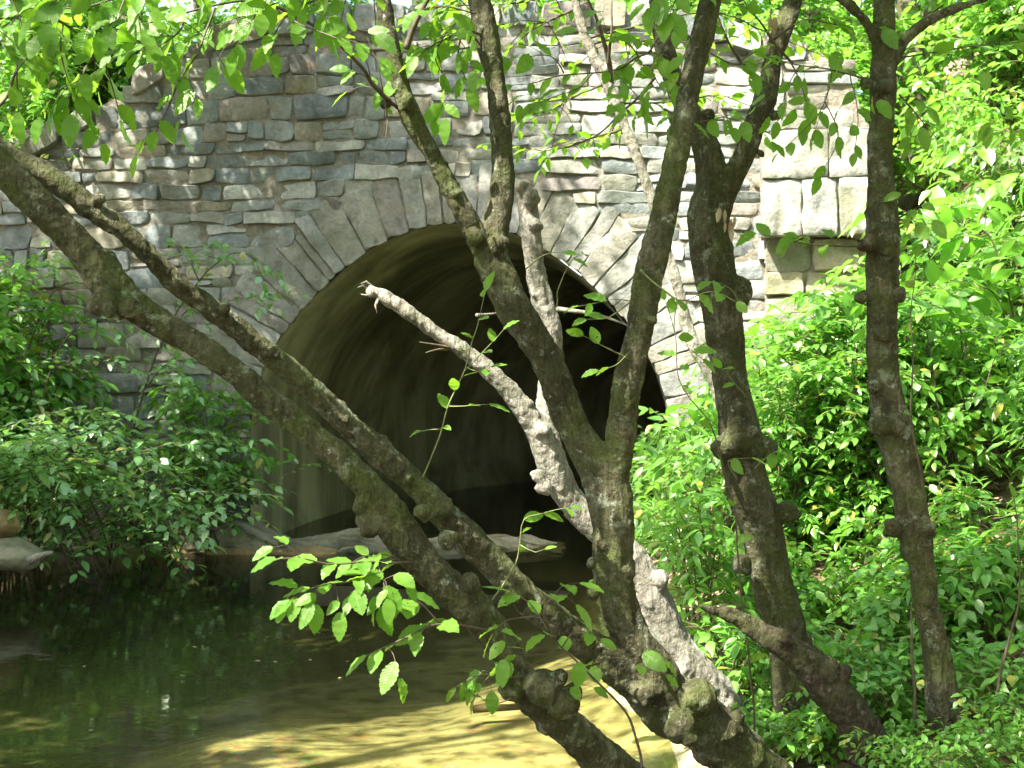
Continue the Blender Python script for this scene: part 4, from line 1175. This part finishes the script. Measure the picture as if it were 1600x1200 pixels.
# crowns over the picture: they shade the stems, the left of the wall and the water
crown(tA, [((-2.2, 3.6, 5.6), (1.6, 1.5, 1.3)), ((-3.4, 4.6, 6.4), (1.6, 1.6, 1.2))], 14000, .095, M_LEAFC)
crown(tB, [((-.9, 3.4, 5.2), (1.3, 1.5, 1.2)), ((.3, 4.0, 5.8), (1.4, 1.6, 1.3)), ((-1.8, 5.6, 6.2), (1.6, 1.5, 1.2))], 17000, .095, M_LEAFC)
crown(tE, [((.9, 4.9, 5.6), (1.3, 1.4, 1.0)), ((.0, 6.4, 6.6), (1.4, 1.3, 1.0))], 9000, .095, M_LEAFC)
crown(tG, [((1.5, 4.2, 5.0), (1.4, 1.4, 1.1)), ((2.6, 5.4, 6.2), (1.5, 1.5, 1.2))], 10000, .095, M_LEAFC)
# ------------------------------------------------------------------ shrubs and undergrowth
def np_path(pts, r0, r1, step):
    n = len(pts)
    return spline([(Vector(p), r0 + (r1 - r0) * i / (n - 1)) for i, p in enumerate(pts)], step)

def shrub_meshes(seed, h, spread, nst, ntw, ll, spacing, lmat, smat, arch=.5, tpl=LT_LOW, thick=.008, tilt=.4, droop=.25, both=False, tw_len=.35, lean=(0, 0), tw0=.3):
    random.seed(seed)
    tb = Tubes(); lp = []
    for s in range(nst):
        a = random.uniform(0, 6.283); rr = random.uniform(.3, 1) * spread
        hh = h * random.uniform(.6, 1.05)
        bx, by = random.uniform(-.15, .15) * spread, random.uniform(-.15, .15) * spread
        ex, ey = bx + rr * math.cos(a) + lean[0] * hh, by + rr * math.sin(a) + lean[1] * hh
        pts = [(bx, by, -.1), (bx + (ex - bx) * .25, by + (ey - by) * .25, hh * .45), (bx + (ex - bx) * .6, by + (ey - by) * .6, hh * .85), (ex, ey, hh * (1 - arch * .35 * random.random()))]
        sp = np_path(pts, thick, thick * .35, .05)
        tb.add(sp, 5); lp.append(sp[int(len(sp) * .55):])
        for k in range(ntw):
            i = int(len(sp) * random.uniform(tw0, .97))
            p, r = sp[min(i, len(sp) - 1)]
            b = random.uniform(0, 6.283)
            L = tw_len * random.uniform(.5, 1.2)
            dv = Vector((math.cos(b), math.sin(b), random.uniform(.0, .55))).normalized()
            q = [p, p + dv * L * .5 + Vector((0, 0, .03)), p + dv * L + Vector((0, 0, -arch * L * .3))]
            s2 = np_path(q, r * .6, r * .25, .03)
            tb.add(s2, 4); lp.append(s2)
    A, D, N = twig_leaves(lp, spacing, tilt, droop, both=both)
    lm = leaves_mesh("foliage", A, D, N, ll * rng.uniform(.6, 1.2, len(A)), lmat, tpl)
    sm = tb.mesh("stem", smat)
    return sm, lm

PROTO = {}
def proto(kind):
    if kind not in PROTO:
        if kind.startswith("bank"):
            i = int(kind[-1])
            PROTO[kind] = shrub_meshes(100 + i, 1.2, .5, 8, 9, (.10, .12, .085, .11)[i], (.036, .034, .03, .04)[i], M_BRIGHT, M_STEM, .6, LT_NARROW if i in (1, 3) else LT_LOW, .006, .45, .04, tw_len=.30)
        elif kind.startswith("tall"):
            i = int(kind[-1])
            PROTO[kind] = shrub_meshes(200 + i, 2.3, .9, 8, 18, .115, .035, M_BRIGHT if i % 2 == 0 else M_DARKLF, M_STEM, .8, LT_LOW, .011, .4, .1, tw_len=.55)
        elif kind.startswith("low"):
            i = int(kind[-1])
            PROTO[kind] = shrub_meshes(300 + i, .42, .38, 10, 6, .075, .028, M_BRIGHT, M_STEM, .8, LT_LOW, .004, .35, .05, tw_len=.2)
        elif kind.startswith("dark"):
            i = int(kind[-1])
            PROTO[kind] = shrub_meshes(400 + i, 1.0, .6, 10, 8, .085, .032, M_DARKLF, M_STEM, .7, LT_LOW, .007, .35, .25, tw_len=.28)
        elif kind.startswith("shade"):
            i = int(kind[-1])
            PROTO[kind] = shrub_meshes(500 + i, 1.35, 1.35, 8, 11, .11, .05, M_SHADE, M_TWIG, .9, LT_LOW, .008, .30, .0, tw_len=.8, lean=(.1, -.3), tw0=.12)
        elif kind.startswith("broad"):
            PROTO[kind] = shrub_meshes(700 + int(kind[-1]), 1.25, .6, 6, 7, .17, .06, M_BRIGHT, M_STEM, .7, LT_LOW, .007, .5, .05, tw_len=.38)
        elif kind.startswith("long"):
            PROTO[kind] = shrub_meshes(720 + int(kind[-1]), 1.0, .5, 12, 4, .19, .045, M_BRIGHT, M_STEM, .9, LT_NARROW, .005, .5, .25, tw_len=.2)
        elif kind.startswith("fine"):
            i = int(kind[-1])
            PROTO[kind] = shrub_meshes(600 + i, 1.3, .6, 9, 12, .085, .03, M_SHADE if i else M_BRIGHT, M_TWIG, .8, LT_LOW, .006, .45, .1, tw_len=.38)
    return PROTO[kind]

def shrub(kind, loc, scale, rz, name, label, cat, group, sz=1.0):
    sm, lm = proto(kind)
    r = empty(name, loc); r.rotation_euler = (0, 0, rz); r.scale = (scale, scale, scale * sz)
    tag(r, label, cat, group)
    for nm, me in (("stem", sm), ("foliage", lm)):
        o = bpy.data.objects.new(nm, me); COL.objects.link(o); o.parent = r
    return r

def at(px, d, up=0.0):
    x = (px - 800) / F_PX * d
    return Vector((x, d, ground_z(x, d) + up))

R = random.Random(5)
# right bank, mid distance: leafy plants (dense)
G_BANK = "leafy plants covering the bank behind the right-hand trunks"
L_BANK = "bright green leafy plant among many like it on the sunny bank right of the arch"
n_b = 0
for d, x0, x1, st, kinds, sc in ((10.9, 1010, 1180, 60, ("bank0", "low1"), .8), (10.2, 1000, 1640, 75, ("bank0", "bank1", "fine0", "broad0"), .9), (9.3, 1040, 1680, 75, ("bank1", "bank2", "dark0", "broad1"), 1.0),
                                 (8.4, 1075, 1700, 100, ("bank0", "bank2", "broad0", "long0"), 1.0), (7.5, 1080, 1720, 105, ("bank1", "bank3", "broad1", "long0"), .95), (6.7, 1100, 1720, 120, ("bank2", "bank3", "broad0", "fine0"), .85), (6.0, 1110, 1720, 130, ("bank1", "long0", "broad1"), .68)):
    px = x0
    while px < x1:
        dd = d + R.uniform(-.35, .35)
        p = at(px + R.uniform(-20, 20), dd)
        if uv_of(p.x, p.y)[1] < -.25 and not (d < 8 and 1215 < px < 1425):
            shrub(R.choice(kinds), p, sc * R.uniform(.8, 1.2), R.uniform(0, 6.3), "bank_plant", L_BANK, "plant", G_BANK, R.uniform(.9, 1.2))
        px += st * R.uniform(.8, 1.2)
for k in range(7):
    shrub(("tall0", "tall2")[k % 2], at(1225 + k * 30 + R.uniform(-10, 10), 7.1 + R.uniform(-.5, .5)), R.uniform(.5, .7), R.uniform(0, 6), "thicket_shrub",
          "bare stemmed shrub in the thicket between the two right-hand trunks", "shrub", "thicket shrubs between the right-hand trunks", 1.0)
# lower plants close to the trunks
G_LOW = "low plants round the feet of the trunks"
for d, x0, x1, st, kinds, sc in ((5.4, 1150, 1680, 100, ("low0", "low1"), 1.0), (5.7, 1420, 1700, 70, ("low1", "low0"), 1.0), (4.75, 1180, 1330, 45, ("low0", "low1"), .5), (5.2, 1180, 1300, 40, ("low0", "low1"), .5), (4.9, 1300, 1650, 80, ("low0", "low1"), .7), (6.9, 1190, 1460, 45, ("low0", "low1"), 1.1), (6.2, 1170, 1460, 60, ("low1", "low0"), .9), (4.35, 1390, 1650, 60, ("low0", "low1"), .5), (3.95, 1480, 1680, 60, ("low1", "low0"), .42)):
    px = x0
    while px < x1:
        p = at(px + R.uniform(-25, 25), d + R.uniform(-.2, .2))
        shrub(R.choice(kinds), p, sc * R.uniform(.8, 1.2), R.uniform(0, 6.3), "undergrowth_plant", "low leafy plant in the undergrowth round the feet of the right-hand trunks", "plant", G_LOW)
        px += st
# dark glossy shrub bank further up the slope
for px, d, k, s in ((1440, 8.6, "dark0", 1.1), (1520, 8.9, "dark1", 1.15), (1600, 8.3, "dark0", 1.1), (1480, 9.6, "dark1", 1.1), (1570, 9.7, "dark0", 1.0), (1650, 9.2, "dark1", 1.2)):
    shrub(k, at(px, d), s, R.uniform(0, 6), "glossy_shrub", "dark glossy leaved shrub massed with others on the slope right of the straight trunk", "shrub", "dark glossy shrubs on the slope")
# small tree saplings up the slope
for i, (px, d, k, s) in enumerate(((1560, 11.8, "tall0", 1.15), (1660, 10.8, "tall2", 1.2), (1360, 13.5, "tall0", 1.2), (1620, 13.5, "tall0", 1.4), (1240, 13.6, "tall2", 1.1))):
    shrub(k, at(px, d), s, R.uniform(0, 6), "sapling", "slender bright green sapling among others high on the right-hand slope", "sapling", "saplings on the slope")
# shrubs at the left, over the water
for px, d, k, s, lb in ((40, 10.6, "shade0", 1.05, "dark green shrub leaning over the water at the far left, above the boulders"),
                        (150, 10.5, "shade1", 1.05, "broad leaved shrub drooping to the water in front of the left wall"),
                        (245, 11.0, "shade2", .95, "broad leaved shrub reaching right to the foot of the arch"),
                        (-110, 10.4, "shade2", 1.2, "shrub at the far left edge with its branches over the stream"),
                        (20, 11.3, "fine1", 1.4, "tall fine leaved shrub against the shaded left wall"),
                        (335, 11.7, "fine0", 1.3, "light green bush sprouting up the wall left of the arch ring"),
                        (-40, 11.2, "tall2", 1.3, "tall bush by the left end of the wall, rising past the leaning trunks"),
                        (30, 11.6, "tall0", 1.15, "tall bright bush before the left end of the wall")):
    p = at(px, d); p.z = max(p.z, .05)
    shrub(k, p, s, R.uniform(-.4, .4), "overhanging_shrub", lb, "shrub", None)

def spray_sapling(px, d, label, paths, ll, mat, sub, sl_, spacing=.05):
    x = (px - 800) / F_PX * d
    r = empty("spray_sapling", (x, d, max(.02, ground_z(x, d))))
    tag(r, label, "sapling")
    for k, p in enumerate(paths):
        branch(r, [p], ll, spacing, .012 if k == 0 else .007, "stem" if k == 0 else "branch", M_TWIG, mat, sub=sub, sub_len=sl_, tilt=.35, droop=.05, fine=False, leaf_from=.35 if k == 0 else .1)
spray_sapling(180, 11.3, "leaning sapling with flat light green sprays left of the arch ring",
    [[(170, 880, 11.3), (200, 700, 11.3), (250, 540, 11.2), (310, 440, 11.1), (370, 395, 11.0), (425, 420, 10.9)], [(250, 540, 11.2), (300, 480, 11.1), (360, 470, 11.0), (415, 460, 10.9)], [(310, 440, 11.1), (300, 400, 11.1), (340, 380, 11.0)],
     [(225, 610, 11.25), (260, 570, 11.0), (310, 560, 10.9)]], .105, M_SHADE, 8, .35, .055)
spray_sapling(40, 10.6, "leaning sapling with layered sprays reaching low over the water towards the arch",
    [[(-30, 700, 10.6), (30, 660, 10.4), (90, 700, 10.2), (170, 730, 10.0), (250, 760, 9.9), (330, 770, 9.8), (430, 775, 9.7)], [(90, 700, 10.2), (60, 760, 10.1), (65, 810, 10.1)], [(170, 730, 10.0), (240, 700, 9.9), (330, 690, 9.8), (390, 700, 9.7)], [(250, 760, 9.9), (270, 800, 9.8), (300, 815, 9.8)], [(30, 660, 10.4), (110, 640, 10.2), (200, 650, 10.1)]], .105, M_SHADE, 9, .35, .055)
spray_sapling(60, 10.9, "sapling with airy mid green sprays crossing the shaded wall behind the leaning trunks",
    [[(40, 860, 10.9), (60, 650, 10.9), (110, 520, 10.8), (180, 500, 10.7), (260, 540, 10.6)], [(80, 580, 10.9), (150, 560, 10.7), (220, 580, 10.6), (290, 590, 10.5)], [(60, 650, 10.9), (40, 560, 10.9), (30, 470, 10.8), (60, 400, 10.8)]], .10, M_SHADE, 8, .35, .055)

# greenery on top of the embankment and trees behind
G_TOP = "bushes along the top of the bridge"
for i in range(26):
    u = -7.5 + i * .46
    v = R.uniform(.5, 1.9)
    p = W(u, v, 0); p.z = ground_z(p.x, p.y)
    shrub(R.choice(("fine0", "bank0", "bank1", "tall0")), p, R.uniform(.9, 1.4), R.uniform(0, 6), "bridge_top_bush", "sunlit bush in the row along the top of the stone bridge", "bush", G_TOP, .9)
for px in (330, 470, 560, 690, 800, 900, 1010, 1100, 1200, 1280):
    u = wall_u(px); p = W(u, R.uniform(.1, .3), 0); p.z = top_z(u) - .03
    shrub(R.choice(("low0", "low1")), p, R.uniform(.7, 1.1), R.uniform(0, 6), "crest_plant", "small leafy plant rooted on the coping of the stone wall", "plant", "plants rooted on the wall coping")
# left end, beyond the sloping wing of the wall
for px, d, k, s in ((-40, 12.6, "tall0", 1.0), (60, 12.9, "tall2", 1.0), (130, 13.2, "tall0", 1.05), (210, 13.6, "tall2", 1.0), (-120, 13, "tall0", 1.1), (20, 14, "tall2", 1.2), (100, 14.6, "tall0", 1.3)):
    shrub(k, at(px, d), s, R.uniform(0, 6), "wing_bush", "green bush behind the sloping left end of the wall", "bush", "bushes behind the left end of the wall")

def forest_tree(loc, h, cr, n, label, group, lean=0.0, mat=M_LEAFC, wells=False, clear=False, name="forest_tree", low=.35):
    r = empty(name, loc); tag(r, label, "tree", group)
    x, y, z = loc
    top = Vector((x + lean * h, y, z + h))
    tb = Tubes()
    trunk = np_path([(x, y, z - .3), (x + lean * h * .3 + .1, y, z + h * .35), (x + lean * h * .6 - .1, y, z + h * .65), tuple(top)], .12 + h * .012, .03, .3)
    tb.add(trunk, 10, .06, x)
    cents = []
    for k in range(9):
        i = int(len(trunk) * (low + (1 - low) * k / 9))
        p, rr = trunk[min(i, len(trunk) - 1)]
        a = k * 2.4 + x
        e = p + Vector((math.cos(a), math.sin(a), .35)) * cr * R.uniform(.5, .95)
        tb.add(np_path([p, (p + e) / 2 + Vector((0, 0, .15)), e], rr * .5, .015, .2), 6)
        cents.append((tuple(e), (cr * .42, cr * .42, cr * .26)))
    put("trunk", tb.mesh("trunk", M_FARBARK), r)
    crown(r, cents, int(n * (1.4 if wells else 1)), .15, mat, clear=clear, wells=wells, cl=45, cr=.42)
    return r
G_F = "forest trees behind the bridge"
for px, d, h, cr in ((-60, 19, 9, 2.6), (120, 17.5, 8.5, 2.4), (195, 16, 9, 2.2), (330, 20, 9, 2.8), (500, 18, 8, 2.6), (660, 21, 9, 2.8), (820, 18.5, 8, 2.6), (980, 20, 9, 2.8), (1140, 18, 8, 2.5), (1300, 19.5, 9, 2.8), (1450, 18, 8, 2.4), (1600, 20, 8, 2.6), (-20, 15, 8, 2.2), (1420, 14.5, 7, 2.2), (1580, 14.5, 7, 2.2), (1240, 15.5, 7, 2.2), (1680, 13, 7, 2.2), (750, 16, 7, 2.2), (60, 24, 11, 3.2), (420, 25, 11, 3.4), (900, 26, 11, 3.4), (1250, 26, 11, 3.4), (1550, 25, 10, 3.2)):
    p = at(px, d)
    forest_tree(tuple(p), h, cr, 5200, "sunlit forest tree with a loose yellow green crown behind the bridge", G_F, R.uniform(-.05, .05), low=.12)
# tall trees to the left that keep the left of the wall, the shrubs and the pool in shade
for (x, y, h, cr) in ((-7.8, 7.6, 10.5, 2.7), (-5.8, 10.2, 10.5, 2.5), (-6.6, 5.0, 10.5, 2.7), (-5.4, 2.2, 9.5, 2.5), (-5.2, 7.6, 9.5, 2.4)):
    forest_tree((x, y, ground_z(x, y)), h, cr, 13000, "tall tree at the left of the stream with its crown above the picture", "tall trees left of the stream", .03, wells=True, clear=True, low=.45)

# the wood goes on behind the photographer and closes off the sky there
for (x, y, h, cr) in ((3.4, -2.2, 10, 2.9), (.2, -4.4, 10, 3.0), (-3.6, -4.0, 10, 3.0), (6.4, 1.2, 10, 2.9), (7.2, -4, 11, 3.2), (-7.5, -1.5, 10, 3), (7.6, 5.0, 10, 2.8)):
    forest_tree((x, y, max(0, ground_z(x, y))), h, cr, 9000, "tall tree of the wood at the photographer's back", "trees of the wood behind the viewpoint", .0, wells=True, clear=False, low=.12)

# ------------------------------------------------------------------ litter, floating bits, sticks
def litter():
    rs = np.random.default_rng(3)
    P0, D0, N0 = [], [], []
    while len(P0) < 4200:
        u = rs.uniform(1.2, 9); v = rs.uniform(-9.5, 1.5)
        p = W(u, v, 0)
        z = ground_z(p.x, p.y)
        if z < .12: continue
        P0.append((p.x, p.y, z + .012)); a = rs.uniform(0, 6.28)
        D0.append((math.cos(a), math.sin(a), rs.uniform(-.1, .35))); N0.append((rs.normal() * .35, rs.normal() * .35, 1))
    me = leaves_mesh("leaf_litter", P0, D0, N0, rs.uniform(.06, .12, len(P0)), M_LITTER, LT_LOW, (-1, 2))
    tag(put("leaf_litter", me), kind="stuff")
litter()
rs = random.Random(9)
for i, (px, py) in enumerate(((500, 988), (428, 1033), (482, 1030), (132, 1040), (398, 1032), (545, 1033), (530, 1060), (300, 1010))):
    p = wz(px, py, .004)
    me = leaves_mesh("floating_leaf", [tuple(p)], [(rs.uniform(-1, 1), rs.uniform(-1, 1), 0)], [(0, 0, 1)], rs.uniform(.02, .045), M_LITTER, LT_LOW, (.1, .4))
    o = bpy.data.objects.new("floating_leaf", me); COL.objects.link(o)
    tag(o, "tiny pale fallen leaf floating on the dark stream", "leaf", "floating leaves on the stream")
def stick(name, pts, r0, r1, label, mat=M_TWIG):
    tb = Tubes(); tb.add(np_path(pts, r0, r1, .04), 7, .05, 1)
    tag(put(name, tb.mesh(name, mat)), label, "stick")
a = P(45, 876, 9.0); b = P(82, 864, 8.95)
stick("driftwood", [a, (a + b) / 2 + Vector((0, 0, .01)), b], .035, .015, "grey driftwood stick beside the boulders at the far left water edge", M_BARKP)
a = wz(740, 1108, -.06); b = wz(900, 1098, -.02)
stick("sunken_branch", [a, (a + b) / 2 + Vector((0, -.05, .01)), b], .022, .01, "sunken branch on the sandy bed beside the knobbly leaning trunk")
